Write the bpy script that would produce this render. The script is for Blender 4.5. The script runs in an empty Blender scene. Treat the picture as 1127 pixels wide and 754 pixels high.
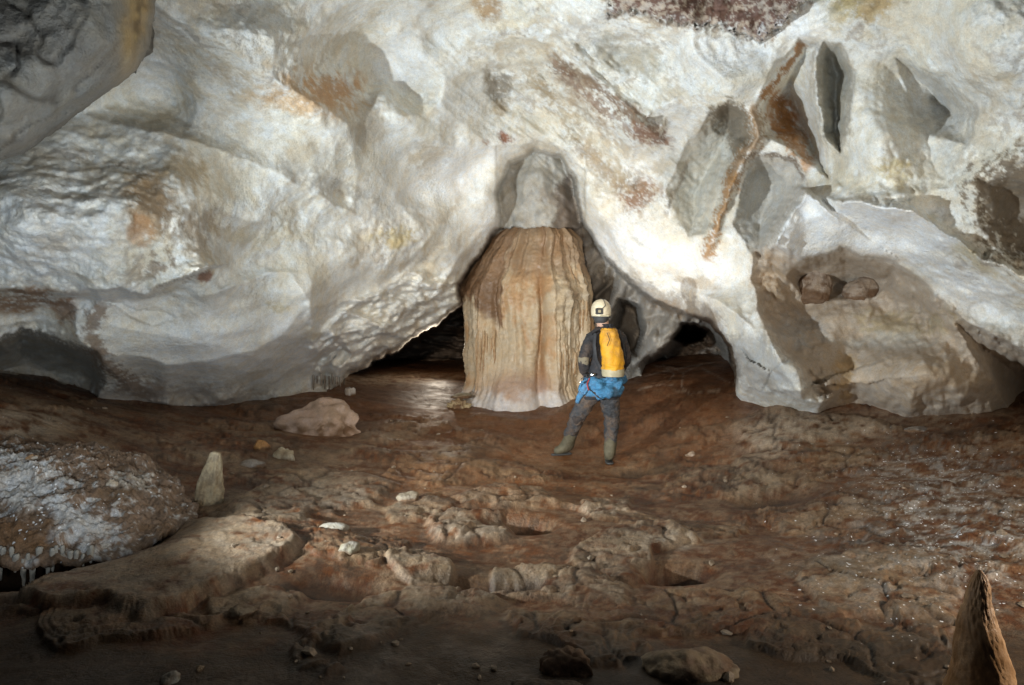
import bpy, bmesh, math, random
import numpy as np
from mathutils import Vector, Matrix
random.seed(7)
C = bpy.context.scene.collection
F, CX, CY, CZ = 734.0, 563.5, 350.0, 1.5      # focal length in photo pixels, principal point, eye height

def W(px, py, Y):
    return Vector(((px-CX)/F*Y, Y, CZ-(py-CY)/F*Y))

# ------------------------------------------------------------------ noise
_r = np.random.RandomState(11)
_perm = np.concatenate([_r.permutation(256)]*3)
_g = _r.normal(size=(256, 3)); _g /= np.linalg.norm(_g, axis=1)[:, None]
def pn(x, y, z=0.0):
    x, y, z = np.broadcast_arrays(np.asarray(x, float), np.asarray(y, float), np.asarray(z, float))
    xi, yi, zi = np.floor(x), np.floor(y), np.floor(z)
    fx, fy, fz = x-xi, y-yi, z-zi
    xi, yi, zi = (xi.astype(int) & 255), (yi.astype(int) & 255), (zi.astype(int) & 255)
    sx, sy, sz = [f*f*f*(f*(f*6-15)+10) for f in (fx, fy, fz)]
    def c(a, b, d):
        h = _perm[_perm[_perm[xi+a]+yi+b]+zi+d]
        g = _g[h]
        return g[..., 0]*(fx-a)+g[..., 1]*(fy-b)+g[..., 2]*(fz-d)
    def L(a, b, t): return a+(b-a)*t
    x00 = L(c(0,0,0), c(1,0,0), sx); x10 = L(c(0,1,0), c(1,1,0), sx)
    x01 = L(c(0,0,1), c(1,0,1), sx); x11 = L(c(0,1,1), c(1,1,1), sx)
    return L(L(x00, x10, sy), L(x01, x11, sy), sz)*1.6
def fbm(x, y, z=0.0, o=4, gain=.5, lac=2.03):
    s, a = 0, 1
    for i in range(o):
        s = s+a*pn(x+17.3*i, y-9.1*i, z+5.7*i); a *= gain; x, y, z = x*lac, y*lac, z*lac
    return s
def ridged(x, y, z=0.0, o=4, gain=.5, lac=2.07):
    s, a = 0, 1
    for i in range(o):
        s = s+a*(1-2*np.abs(pn(x+7.3*i, y-3.1*i, z+9.7*i))); a *= gain; x, y, z = x*lac, y*lac, z*lac
    return s
def worley(x, y, z=0.0):
    x, y, z = np.broadcast_arrays(np.asarray(x, float), np.asarray(y, float), np.asarray(z, float))
    xi, yi, zi = np.floor(x).astype(int), np.floor(y).astype(int), np.floor(z).astype(int)
    f1 = np.full(x.shape, 9.); f2 = f1.copy()
    for a in (-1,0,1):
        for b in (-1,0,1):
            for c in (-1,0,1):
                h = _perm[_perm[_perm[(xi+a)&255]+((yi+b)&255)]+((zi+c)&255)]
                g = _g[h]*.45+.5
                d = np.sqrt((xi+a+g[...,0]-x)**2+(yi+b+g[...,1]-y)**2+(zi+c+g[...,2]-z)**2)
                f2 = np.minimum(f2, np.maximum(f1, d)); f1 = np.minimum(f1, d)
    return f1, f2
def sst(x): x = np.clip(x, 0, 1); return x*x*(3-2*x)
def rbf(pts, vals):
    P = np.array(pts, float); V = np.array(vals, float); n = len(P)
    def phi(r2): return .5*r2*np.log(r2+1e-9)
    d2 = ((P[:, None]-P[None])**2).sum(-1)
    A = np.zeros((n+3, n+3)); A[:n, :n] = phi(d2)+np.eye(n)*1e-3
    A[:n, n] = 1; A[:n, n+1:] = P; A[n, :n] = 1; A[n+1:, :n] = P.T
    w = np.linalg.solve(A, np.concatenate([V, [0, 0, 0]]))
    def f(x, y):
        s = w[n]+w[n+1]*x+w[n+2]*y
        for i in range(n): s = s+w[i]*phi((x-P[i, 0])**2+(y-P[i, 1])**2)
        return s
    return f
def seg_d(x, y, a, b):
    dx, dy = b[0]-a[0], b[1]-a[1]; L2 = dx*dx+dy*dy+1e-9
    t = np.clip(((x-a[0])*dx+(y-a[1])*dy)/L2, 0, 1)
    return np.hypot(x-a[0]-t*dx, y-a[1]-t*dy), t, dx*(y-a[1])-dy*(x-a[0])
def inside(x, y, poly):
    """signed distance, positive inside"""
    d = np.full(x.shape, 1e9); ins = np.zeros(x.shape, bool)
    n = len(poly)
    for i in range(n):
        a, b = poly[i], poly[(i+1) % n]
        d = np.minimum(d, seg_d(x, y, a, b)[0])
        cond = ((a[1] > y) != (b[1] > y))
        ins ^= cond & (x < (b[0]-a[0])*(y-a[1])/((b[1]-a[1]) if b[1] != a[1] else 1e-9)+a[0])
    return np.where(ins, d, -d)
def line(x, y, pts):
    """distance to polyline, running 0..1, side (+ = below/right when walking)"""
    n = len(pts)-1
    ls = [math.dist(pts[i], pts[i+1]) for i in range(n)]; tot = sum(ls); acc = 0
    D = np.full(x.shape, 1e9); T = np.zeros(x.shape); S = np.zeros(x.shape)
    for i in range(n):
        d, t, s = seg_d(x, y, pts[i], pts[i+1])
        m = d < D-1e-9
        D = np.where(m, d, D); T = np.where(m, (acc+t*ls[i])/tot, T); S = np.where(m, np.sign(s), S)
        acc += ls[i]
    return D, T, S
def gauss(x, y, cx, cy, rx, ry, ang=0):
    c, s = math.cos(math.radians(ang)), math.sin(math.radians(ang))
    u, v = (x-cx)*c+(y-cy)*s, -(x-cx)*s+(y-cy)*c
    return np.exp(-(u/rx)**2-(v/ry)**2)

# ------------------------------------------------------------------ materials
def mat(name, color=None, rough=.8, bump=(), attr=False, mottled=.25, metallic=0, spec=.3, scale=1.0, sparkle=False, speck=0., grain=0, mud=0):
    m = bpy.data.materials.new(name); m.use_nodes = True
    nt = m.node_tree; N = nt.nodes; L = nt.links
    b = N['Principled BSDF']; b.inputs['Roughness'].default_value = rough
    b.inputs['Metallic'].default_value = metallic; b.inputs['Specular IOR Level'].default_value = spec
    tc = N.new('ShaderNodeTexCoord'); vec = tc.outputs['Object']
    def noise(s, det=5, r=.6):
        n = N.new('ShaderNodeTexNoise'); n.inputs['Scale'].default_value = s*scale; n.inputs['Detail'].default_value = det
        n.inputs['Roughness'].default_value = r; L.new(vec, n.inputs['Vector']); return n.outputs['Fac']
    def ramp(src, a, c, va, vc):
        r = N.new('ShaderNodeMapRange'); r.inputs[1].default_value = a; r.inputs[2].default_value = c
        r.inputs[3].default_value = va; r.inputs[4].default_value = vc; L.new(src, r.inputs[0]); return r.outputs[0]
    def mul(col, fac):
        x = N.new('ShaderNodeVectorMath'); x.operation = 'SCALE'; L.new(col, x.inputs[0]); L.new(fac, x.inputs['Scale']); return x.outputs[0]
    if attr:
        a = N.new('ShaderNodeAttribute'); a.attribute_name = 'Col'; col = a.outputs['Color']
    else:
        r = N.new('ShaderNodeRGB'); r.outputs[0].default_value = (*color, 1); col = r.outputs[0]
    if mottled:
        col = mul(col, ramp(noise(2.2, 8, .7), .3, .7, 1-mottled, 1+mottled*.6))
        col = mul(col, ramp(noise(23, 6, .75), .3, .7, 1-mottled*.9, 1+mottled*.5))
    if grain:
        col = mul(col, ramp(noise(75, 4, .8), .3, .7, 1-grain, 1+grain))
        mt = N.new('ShaderNodeMix'); mt.data_type = 'RGBA'; mt.blend_type = 'MULTIPLY'; mt.inputs[0].default_value = 1
        tr = N.new('ShaderNodeMix'); tr.data_type = 'RGBA'; L.new(ramp(noise(9, 6, .75), .38, .62, 0, 1), tr.inputs[0])
        tr.inputs[6].default_value = (1.0, .95, .86, 1); tr.inputs[7].default_value = (.96, 1.0, 1.04, 1)
        L.new(col, mt.inputs[6]); L.new(tr.outputs[2], mt.inputs[7]); col = mt.outputs[2]
    if mud:
        mm_ = N.new('ShaderNodeMix'); mm_.data_type = 'RGBA'; L.new(ramp(noise(6, 7, .75), .46, .66, 0, mud), mm_.inputs[0])
        L.new(col, mm_.inputs[6]); mm_.inputs[7].default_value = (.17, .11, .07, 1); col = mm_.outputs[2]
    if speck:
        v = ramp(noise(55, 3, .6), .62, .72, 1, 1-speck); col = mul(col, v)
    if sparkle:
        vo = N.new('ShaderNodeTexVoronoi'); vo.inputs['Scale'].default_value = 48; L.new(vec, vo.inputs['Vector']); vo.inputs['Randomness'].default_value = 1
        nz_ = ramp(noise(14, 4, .8), .45, .65, .02, .5)
        cp_ = N.new('ShaderNodeMath'); cp_.operation = 'LESS_THAN'; L.new(vo.outputs['Distance'], cp_.inputs[0]); L.new(nz_, cp_.inputs[1]); near = cp_.outputs[0]
        sep = N.new('ShaderNodeSeparateColor'); L.new(vo.outputs['Color'], sep.inputs[0])
        sa = N.new('ShaderNodeAttribute'); sa.attribute_name = 'Frost'
        cmpn = N.new('ShaderNodeMath'); cmpn.operation = 'LESS_THAN'; L.new(sep.outputs[0], cmpn.inputs[0]); L.new(sa.outputs['Fac'], cmpn.inputs[1])
        mm = N.new('ShaderNodeMath'); mm.operation = 'MULTIPLY'; L.new(near, mm.inputs[0]); L.new(cmpn.outputs[0], mm.inputs[1])
        mx = N.new('ShaderNodeMix'); mx.data_type = 'RGBA'; L.new(mm.outputs[0], mx.inputs[0]); L.new(col, mx.inputs[6])
        mx.inputs[7].default_value = (.8, .8, .82, 1); col = mx.outputs[2]
    L.new(col, b.inputs['Base Color'])
    L.new(ramp(noise(6, 3), .3, .7, rough-.15, min(1, rough+.12)), b.inputs['Roughness'])
    prev = None
    for s, st in bump:
        bp = N.new('ShaderNodeBump'); bp.inputs['Strength'].default_value = 1.0; bp.inputs['Distance'].default_value = st
        L.new(noise(s, 6, .65), bp.inputs['Height'])
        if attr: L.new(ramp(noise(1.3, 3, .6), .38, .62, st*.25, st*1.3), bp.inputs['Distance'])
        if prev: L.new(prev, bp.inputs['Normal'])
        prev = bp.outputs['Normal']
    if prev: L.new(prev, b.inputs['Normal'])
    return m

M_WALL = mat('cave_rock', attr=True, rough=.72, bump=((7, .018), (26, .012), (80, .006)), mottled=.14, speck=.25, grain=.16)
M_FLOOR = mat('cave_floor_mud', attr=True, rough=.52, bump=((8, .014), (28, .009), (90, .005)), mottled=.45, sparkle=True, speck=.45, grain=.3)
M_COL = mat('flowstone', attr=True, rough=.45, bump=((10, .012), (38, .006)), mottled=.16, grain=.08)

def grid_mesh(name, X, Y, Z, col, material, frost=None):
    nr, nc = X.shape
    co = np.stack([X, Y, Z], -1).reshape(-1, 3).astype(np.float32)
    i = np.arange(nr*nc).reshape(nr, nc)
    q = np.stack([i[:-1, :-1], i[1:, :-1], i[1:, 1:], i[:-1, 1:]], -1).reshape(-1, 4)
    me = bpy.data.meshes.new(name)
    me.vertices.add(len(co)); me.vertices.foreach_set('co', co.ravel())
    me.loops.add(q.size); me.loops.foreach_set('vertex_index', q.ravel().astype(np.int32))
    me.polygons.add(len(q)); me.polygons.foreach_set('loop_start', np.arange(0, q.size, 4, dtype=np.int32))
    me.polygons.foreach_set('loop_total', np.full(len(q), 4, np.int32))
    me.polygons.foreach_set('use_smooth', np.ones(len(q), bool))
    me.update(calc_edges=True)
    a = me.color_attributes.new('Col', 'FLOAT_COLOR', 'POINT')
    c4 = np.ones((len(co), 4), np.float32); c4[:, :3] = np.clip(col.reshape(-1, 3), .004, .9); a.data.foreach_set('color', c4.ravel())
    if frost is not None:
        f = me.attributes.new('Frost', 'FLOAT', 'POINT'); f.data.foreach_set('value', frost.ravel().astype(np.float32))
    me.materials.append(material)
    o = bpy.data.objects.new(name, me); C.objects.link(o); return o

def vcol(me, col):
    a = me.color_attributes.new('Col', 'FLOAT_COLOR', 'POINT')
    c4 = np.ones((len(me.vertices), 4), np.float32); c4[:, :3] = np.clip(col, .004, .9); a.data.foreach_set('color', c4.ravel())
def coords(me):
    a = np.empty(len(me.vertices)*3, np.float32); me.vertices.foreach_get('co', a); return a.reshape(-1, 3)
def lerp(a, b, t): t = t[..., None]; return a*(1-t)+np.array(b)*t
def tag(o, label, cat, group=None):
    o['label'] = label; o['category'] = cat
    if group: o['group'] = group
    return o
def axis(a, b, s1, s2=None):     # graded spacing helper
    n = max(2, int(abs(b-a)/((s1+(s2 or s1))/2))); t = np.linspace(0, 1, n, endpoint=False)
    if s2 is None: return a+(b-a)*t
    r = (s2-s1)/(s2+s1); return a+(b-a)*((1-r)*t+r*t*t)

# ------------------------------------------------------------------ floor
fl = [  # (px, py, Y)
 (670,512,6.9),(621,500,7.25),(580,446,9.2),(640,440,9.3),(500,440,9.6),(430,424,10.5),(470,405,13),(470,396,16),
 (760,400,11),(700,425,9.6),(780,430,9.0),(835,440,8.4),(900,446,7.9),(960,458,7.3),(1000,470,6.9),(1127,478,6.3),(1250,480,6.1),(1500,480,5.8),
 (563,754,2.7),(0,754,2.65),(1127,754,2.75),(-300,754,2.6),(1500,754,2.8),
 (345,436,8.6),(200,446,7.6),(110,440,6.7),(0,424,5.9),(-100,420,5.5),(-300,400,5),(0,470,5.0),
 (340,480,6.9),(400,500,6.35),(340,600,4.05),(250,530,5.3),(150,620,3.7),(560,600,4.35),(800,600,4.35),(1000,550,5.1),(850,470,7.4),
 (760,450,8.3),(900,500,6.5),(1127,620,3.95),(1380,600,4.1),(560,520,6.3),
]
_fp = [(W(*p).x, p[2]) for p in fl]; _fz = [W(*p).z for p in fl]
_base = rbf(_fp+[(-6, 14), (6, 14), (0, 22), (-3, 1.2), (3, 1.2), (-4, 0), (4, 0), (0, 0), (-12, 6), (12, 6)],
            _fz+[.8, .9, .6, .02, .02, 0, 0, 0, 1.4, 1.0])
def F2(px, py):       # a floor point seen at this photo pixel -> (X, Y) on the plain floor
    Y = 5.0
    for _ in range(60):
        z = float(_base(np.array((px-CX)/F*Y), np.array(Y)))
        Yn = (CZ-z)*F/max(20, (py-CY)); Y = .7*Y+.3*min(Yn, 14)
    return ((px-CX)/F*Y, Y)
def FP(poly): return [F2(*p) for p in poly]
slabs = [   # photographed crust plates / bedrock knobs: outline, height, edge width (m)
 (FP([(20,655),(110,600),(200,560),(250,575),(322,592),(326,600),(290,625),(240,650),(200,672),(160,684),(60,668)]), .10, .02),
 (FP([(250,560),(300,530),(345,515),(400,520),(440,535),(410,556),(360,560),(340,575),(290,585)]), .06, .03),
 (FP([(415,560),(470,545),(500,560),(480,572),(430,575)]), .05, .03),
 (FP([(472,575),(500,566),(555,572),(560,592),(520,600),(490,596)]), .09, .02),
 (FP([(500,548),(545,535),(600,540),(620,560),(560,570),(540,560),(515,566)]), .05, .03),
 (FP([(415,612),(460,604),(500,618),(490,640),(440,634)]), .07, .015),
 (FP([(625,620),(660,590),(740,580),(770,600),(715,612),(712,640),(660,650),(640,630)]), .08, .02),
 (FP([(540,625),(640,628),(700,650),(690,668),(600,655),(540,650)]), .05, .02),
 (FP([(640,555),(692,548),(694,566),(660,564),(640,566)]), .06, .015),
 (FP([(800,465),(860,452),(930,455),(1000,470),(930,480),(870,500),(820,492)]), .07, .04),
 (FP([(230,655),(300,640),(330,655),(270,680),(235,680)]), .05, .02),
 (FP([(330,700),(400,655),(480,640),(560,660),(440,690),(370,720)]), .06, .02),
 (FP([(870,640),(960,600),(1060,620),(1050,680),(930,690)]), .04, .03),
 (FP([(740,520),(830,505),(870,535),(800,545)]), .04, .03),
 (FP([(470,498),(540,485),(560,500),(500,512)]), .05, .05),
 (FP([(360,470),(440,460),(500,470),(430,490)]), .05, .06),
]
pits = [ ((-2.95, 4.1), .75, .55, .45), (F2(572,578), .23, .14, .16), (F2(745,630), .22, .12, .14), (F2(530,640), .35, .08, .08), (F2(700,520),.25,.16,.08), (F2(360,640),.3,.1,.07), (F2(850,548),.3,.15,.06)]
def slab_mask(X, Y, P, w):
    wx = X+.07*fbm(X*1.9, Y*1.9, 3.3, 3); wy = Y+.10*fbm(X*1.9, Y*1.9, 8.3, 3)
    wv = w*(.7+1.6*sst(.5+fbm(X*1.6, Y*1.6, 6.6, 2)))
    return sst(inside(wx, wy, P)/wv*.5+.5)
def floor_h(X, Y, want=False):
    z = _base(X, Y)
    prot = np.exp(-((X-1.05)**2+(Y-6.95)**2)/.18)+np.exp(-((X-.55)**2+(Y-7.25)**2)/.12)   # trodden ground under the boots
    k = 1-np.clip(prot, 0, 1)
    near = sst((10.5-Y)/3)
    low = fbm(X*.8, Y*1.1, 1.7, 4)
    z = z+.045*low*k
    up = np.zeros_like(X); zs = 0
    for i_, (P, h, w) in enumerate(slabs):
        m = slab_mask(X, Y, P, w); zs = np.maximum(zs, h*.5*m*(1.5 if i_ == 0 else 1)); up = np.maximum(up, m*(1 if i_ else 1.0))
    z = z+zs*k
    # patches of hard crust stand a little proud of the smooth mud
    wxx, wyy = X+.12*fbm(X*2, Y*2, 2.2, 3), Y+.12*fbm(X*2, Y*2, 7.2, 3)
    cv = fbm(wxx*.95, wyy*1.35, 9.1, 4, .5)-.22
    cm = np.maximum(sst(cv*9+.5)*near, up)
    t = cv*7; fr = t-np.floor(t); ter = np.floor(t)+sst(fr/.16)
    s0_ = 1-.85*slab_mask(X, Y, slabs[0][0], .05)
    z = z+(np.where(cv > -.05, .009*(ter-t*.7), 0)*near*k+.015*sst(cv*9+.5)*near*k)*s0_
    f1_, f2_ = worley(wxx*1.7, wyy*2.2, 0.5)
    crack = np.exp(-((f2_-f1_)/.045)**2)*cm
    crack = crack*s0_; z = z-.014*crack*k
    rough = (.16+.84*cm)*(1-.45*(slab_mask(X, Y, slabs[0][0], .05)))
    fine = ridged(X*3.1, Y*3.6, 7.1, 4, .55)
    z = z+(.006*fine+.0045*ridged(X*9, Y*9, 3.1, 4, .65)*near)*k*rough+.003*fbm(X*14, Y*14, 2, 3)*rough
    pt = fbm(X*5.5, Y*5.5, 12.1, 3, .6); z = z-.014*sst((pt-.38)*5)*near*k*rough
    hole = np.zeros_like(X)
    for (c, rx, ry, d) in pits:
        g = np.exp(-(((X-c[0])/rx)**2+((Y-c[1])/ry)**2)**1.5); z = z-d*g; hole = np.maximum(hole, g)
    if want: return z, fine, crack, up, hole, low, cm
    return z
def fz(X, Y): return float(floor_h(np.array([float(X)]), np.array([float(Y)]))[0])

u = np.concatenate([axis(-500, 0, 12, 2.5), axis(0, 1127, 1.5), axis(1127, 1630, 2.5, 12), [1630]])
rows = np.concatenate([axis(1500, 760, 20, 2), axis(760, 450, 1.15), axis(450, 400, .7), axis(400, 378, .8)])
Yr = 1.35*F/(rows-CY)*.93
Yr = np.concatenate([[.4, .6], Yr[Yr > .8]])
U, YY = np.meshgrid(u, Yr)
XX = (U-CX)/F*YY
Z, fine, crk, up, hole, low, cm = floor_h(XX, YY, True)
PX, PY = U, CY+(CZ-Z)*F/YY
gx = np.gradient(Z, axis=0)
brown = np.array([.14, .052, .016]); tan = np.array([.31, .22, .15]); grey = np.array([.36, .31, .26]); orange = np.array([.30, .13, .045]); cream = np.array([.55, .49, .42]); dark = np.array([.055, .028, .015])
col = np.broadcast_to(brown, XX.shape+(3,)).copy()
n1 = fbm(XX*1.4, YY*2.2, 9.1, 5, .6); n2 = fbm(XX*6, YY*8, 3.1, 4, .65); n3 = fbm(XX*.5, YY*.6, 6.1, 3)
col = lerp(col, orange, sst(n3*1.4+.35+.6*n2)*.6*sst((YY-3.8)/2))
col = lerp(col, tan*.8, sst((fine-.85)*1.1+n2*.8)*.3)
col = lerp(col, [.27, .19, .12], cm*sst(.45+n1*.9+n2*.8)*.8)
wk = sst(inside(PX, PY, [(-500,440),(60,440),(200,450),(330,470),(420,500),(440,540),(330,600),(200,680),(100,690),(-500,650)])/40*.5+.5)
col = lerp(col, grey, wk*.55*sst(.45+n1*.8+n2*.8))
col = lerp(col, [.36, .30, .235], up*sst(.75+n2*1.0+n1*.3)*.85)
GX = .4
n5 = fbm(XX*16, YY*20, 2.1, 4, .7); n6 = ridged(XX*5, YY*9, 5.1, 4, .65)-.6
col = lerp(col, dark*1.2, sst(n6*-1.3-.35+n5*.6)*.5)
col = lerp(col, tan*1.1, sst(n6*1.3-.55+n5*.8)*.55)
pm_ = sst((n1*.9+n2*.55+n5*.35-.16)*5)*sst((8.2-YY)/1.5)
col = lerp(col, [.36, .28, .19], pm_*.3); col = lerp(col, dark, sst((-n1*.8+n2*.5+n5*.45-.33)*5)*.6*sst((8.0-YY)/1.5))
# reddish mud bank at the back
bk = sst((YY-7.2)/1.2)*sst((U-330)/60)
col = lerp(col, [.21, .105, .055], bk*.7*sst(.8+n2))
for (cx, cy, rx, ry, c, s) in [(900,472,75,14,cream,.95),(845,488,30,14,cream,.8),(1000,455,50,8,grey,.5),(430,418,70,6,cream,.9),(760,405,70,10,(.20,.10,.055),.6),
    (585,440,50,8,cream,.7),(740,595,30,10,cream,.9),(665,560,30,6,cream,.8),(520,580,40,10,grey,.9),(560,545,50,8,tan,.8),(280,600,45,18,grey,.5),(90,650,90,25,grey,.6),
    (400,455,60,20,(.15,.07,.035),.8),(700,470,100,30,(.22,.10,.045),.5),(300,455,70,12,(.30,.20,.15),.7),(20,465,60,16,cream,.8),(1020,560,90,60,(.26,.2,.15),.5),
    (350,545,50,14,grey,.7),(600,500,60,12,(.33,.19,.11),.6),(470,520,60,14,(.30,.17,.09),.6),(560,470,80,20,(.2,.09,.04),.6)]:
    col = lerp(col, c, np.clip(gauss(PX, PY, cx, cy, rx, ry)*1.6, 0, 1)*s*sst(.6+n2*1.0))
col = lerp(col, dark, hole*.8)
col = lerp(col, dark, crk*.7)
fg_shade = sst((n3*.6+n2*.3+(PY-650)/60)*.8); col = lerp(col, [.045, .028, .012], fg_shade*.9)  # light falloff towards the viewer, painted into the floor colour
col = col*np.array([.80, .70, .60])
frost = np.clip(gauss(PX, PY, 1035, 570, 75, 50, 25)*.95+gauss(PX, PY, 1090, 600, 60, 60)*.5+gauss(PX, PY, 960, 640, 90, 45, 20)*.32+gauss(PX, PY, 1040, 510, 90, 25)*.25
    +gauss(PX, PY, 30, 530, 80, 40)*.3, 0, .8)*sst(.65+n2*1.2)
col = lerp(col, [.50, .48, .46], np.clip(frost, 0, 1)*.75*sst(.4+n5*1.6+n2))
for ln_ in [[(705,415),(735,408),(765,402),(792,398)],[(715,402),(740,404),(752,410),(750,426),(765,438)],[(728,400),(742,412),(736,420)],[(740,430),(775,432),(800,428)],[(770,404),(800,420),(815,425)],[(700,430),(720,424),(745,424)],[(752,410),(775,400)]]:
    dl_, tl_, _ = line(PX, PY, ln_); col = lerp(col, [.42, .33, .26], np.exp(-(dl_/.8)**2)*.7*sst(np.minimum(tl_, 1-tl_)/.1)*sst(.8+n5))
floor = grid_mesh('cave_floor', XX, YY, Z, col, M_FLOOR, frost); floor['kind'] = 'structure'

# ------------------------------------------------------------------ cave wall and roof
cp = [  # px, py, distance
 (-650,-450,2.6),(-300,-450,3.4),(100,-450,3.9),(563,-450,4.2),(1000,-450,3.9),(1400,-450,3.2),(1780,-450,2.4),
 (-650,0,2.7),(-300,0,3.3),(0,0,4.5),(170,0,5.0),(350,0,5.7),(563,0,6.3),(760,0,6.2),(900,0,5.8),(1127,0,4.8),(1400,0,3.7),(1780,0,2.7),
 (0,120,4.9),(200,110,5.8),(400,110,7.0),(560,110,8.2),(700,110,7.4),(850,110,6.7),(1000,110,5.8),(1127,110,5.1),(1400,110,3.9),
 (-300,250,3.5),(0,230,4.7),(130,230,5.1),(250,250,5.9),(400,240,7.4),(500,240,8.7),(560,160,9.0),(640,190,9.0),(700,250,8.8),(790,240,7.6),(900,230,6.8),(1000,250,6.3),(1127,260,5.4),(1400,250,4.1),
 (0,340,5.4),(130,340,5.9),(250,350,6.6),(380,330,8.0),(480,320,9.3),(510,320,9.6),(740,310,8.8),(800,340,8.3),(870,360,7.7),(1000,370,6.9),(1127,370,6.1),(1400,370,4.6),(1700,370,3.2),
 (-650,400,2.8),(-300,400,4.2),(0,420,5.95),(110,438,6.8),(200,446,7.7),(345,432,8.7),(430,400,9.9),(810,430,8.7),(900,446,7.9),(1000,468,7.0),(1127,476,6.4),(1400,476,5.3),(1700,480,3.6),
 (-650,560,2.8),(-300,560,4.2),(0,540,5.9),(345,540,8.8),(580,540,10),(900,540,7.9),(1127,540,6.4),(1400,540,5.3),(1780,560,3.4)]
_wd = rbf([(a/100, b/100) for a, b, c in cp], [math.log(c) for a, b, c in cp])
v = np.concatenate([axis(-460, 0, 12, 2.5), axis(0, 470, 1.45), axis(470, 560, 4, 10), [560]])
PX, PY = np.meshgrid(u, v)
D = np.exp(_wd(PX/100, PY/100))
wx = PX+7*fbm(PX/45, PY/45, 1.1, 4, .55); wy = PY+7*fbm(PX/45, PY/45, 5.5, 4, .55)
wx2 = PX+3*fbm(PX/25, PY/25, 1.9, 4, .6); wy2 = PY+3*fbm(PX/25, PY/25, 6.5, 4, .6)
def pit(poly, depth, w, soft=False):
    global D
    d = inside(wx2, wy2, poly); D = D+np.where(d > 0, depth*(1-(1-np.clip(d/(2.2*w), 0, 1))**2), 0)
def crease(pts, amt, w, side, fade=.3, back=.35):
    global D
    d, t, s = line(wx2, wy2, pts); win = sst(np.minimum(t, 1-t)/fade)
    D = D+amt*np.exp(-d/np.where(s*side > 0, w, w*back))*win
def bump(cx, cy, rx, ry, amt, ang=0):
    global D
    D = D+amt*gauss(wx, wy, cx, cy, rx, ry, ang)
def ridge(pts, amt, w):
    global D
    d, t, s = line(wx2, wy2, pts); D = D+amt*np.exp(-(d/w)**2)*sst(np.minimum(t, 1-t)/.12)
# left half
pit([(90,128),(120,85),(160,62),(200,72),(222,105),(212,140),(165,146)], .35, 30)
crease([(80,126),(165,144),(232,162),(300,187),(370,226),(450,262)], -.3, 55, 1)
bump(100,225,150,70,-.4); bump(330,130,90,55,-.3,20); bump(250,55,80,40,-.25,-30)
crease([(-120,312),(0,317),(70,322),(130,316),(160,322),(205,302),(262,286)], -.55, 45, -1, .1, .08)
bump(70,345,110,30,.35)
pit([(-120,362),(0,372),(22,360),(110,385),(118,420),(100,450),(-120,430)], .8, 25)
crease([(60,320),(110,330),(92,365),(110,395),(140,420),(160,445)], -.3, 40, -1)
bump(215,370,70,60,-.35); bump(300,345,60,55,-.3); bump(420,290,75,45,-.35,-25); bump(360,240,60,30,.25,20)
crease([(150,438),(210,448),(250,440),(280,436)], -.3, 25, -1)
crease([(190,330),(240,320),(300,300),(350,300)], -.18, 30, 1); crease([(310,290),(340,330),(345,380),(325,420)], -.22, 30, -1)
pit([(345,432),(340,412),(352,392),(378,375),(388,392),(372,412),(366,432)], .7, 12)
bump(470,250,60,40,-.3,-40); bump(500,140,55,40,-.35); bump(400,60,70,50,.3)
ridge([(410,90),(450,140),(500,170),(548,150),(590,150)], -.2, 16)
pit([(530,100),(535,70),(552,72),(570,100),(562,125),(545,118)], .25, 10)
crease([(545,60),(600,110),(650,160),(700,215)], -.12, 40, -1); crease([(600,40),(660,85),(720,150),(740,170)], -.3, 35, 1)
ridge([(640,120),(690,140),(735,150)], -.12, 10)
# edge of the vault above the column
ridge([(535,262),(535,205),(555,165),(590,148),(630,165),(660,230),(700,275),(745,302)], -.28, 15)
# right half
pit([(734,205),(750,165),(780,126),(803,107),(822,122),(832,150),(806,200),(788,250),(760,262),(735,232)], .85, 30)
ridge([(826,112),(836,150),(806,196),(790,245),(772,292)], -.16, 6)
pit([(833,108),(850,72),(880,43),(903,45),(896,90),(910,150),(912,200),(872,165),(838,150)], .75, 26)
ridge([(884,44),(862,80),(833,112)], -.1, 5)
pit([(897,85),(899,55),(908,44),(926,47),(942,78),(938,135),(925,170),(906,150)], .6, 15)
pit([(985,62),(1040,82),(1078,120),(1066,160),(1020,150),(1000,112)], .55, 28)
pit([(820,174),(850,168),(880,172),(892,205),(858,262),(835,290),(808,250)], .8, 26)
crease([(930,45),(985,80),(1010,130),(1030,185),(1085,255)], .16, 60, -1)
crease([(893,206),(886,214),(852,274)], -.45, 40, -1, .1, .12)
bump(960,160,40,80,-.35,-10); bump(1090,60,80,60,-.3)
pit([(1070,195),(1100,178),(1200,170),(1200,300),(1110,285),(1078,250)], .45, 25)
crease([(884,214),(950,224),(1005,234),(1060,270),(1140,312),(1220,350)], -.45, 45, 1, .12, .3)
# hollow below the white fold
pit([(852,270),(886,287),(930,272),(985,287),(1030,322),(1060,350),(1130,388),(1300,440),(1400,600),(860,600),(905,440),(860,400),(835,345),(826,300),(832,275)], 1.15, 24)
bump(1000,415,100,50,-1.4); bump(1045,425,70,40,-.4,10); bump(960,350,90,20,-.25,12); bump(858,315,22,45,-.55,-10); bump(905,385,35,55,-.6)
pit([(866,304),(878,286),(905,278),(945,284),(988,297),(986,312),(960,328),(920,330),(885,328)], .42, 9)
pit([(1045,350),(1127,388),(1400,450),(1400,600),(1090,600),(1112,450),(1085,410)], 1.3, 30)
crease([(790,385),(806,415),(845,432),(882,428),(870,395),(830,365)], -.5, 40, -1)
pit([(872,412),(892,405),(915,432),(905,442),(885,440)], .5, 10)
bump(842,395,42,26,-.35,25); crease([(735,318),(790,330),(830,362),(880,372),(905,420)], -.35, 35, 1)
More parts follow.
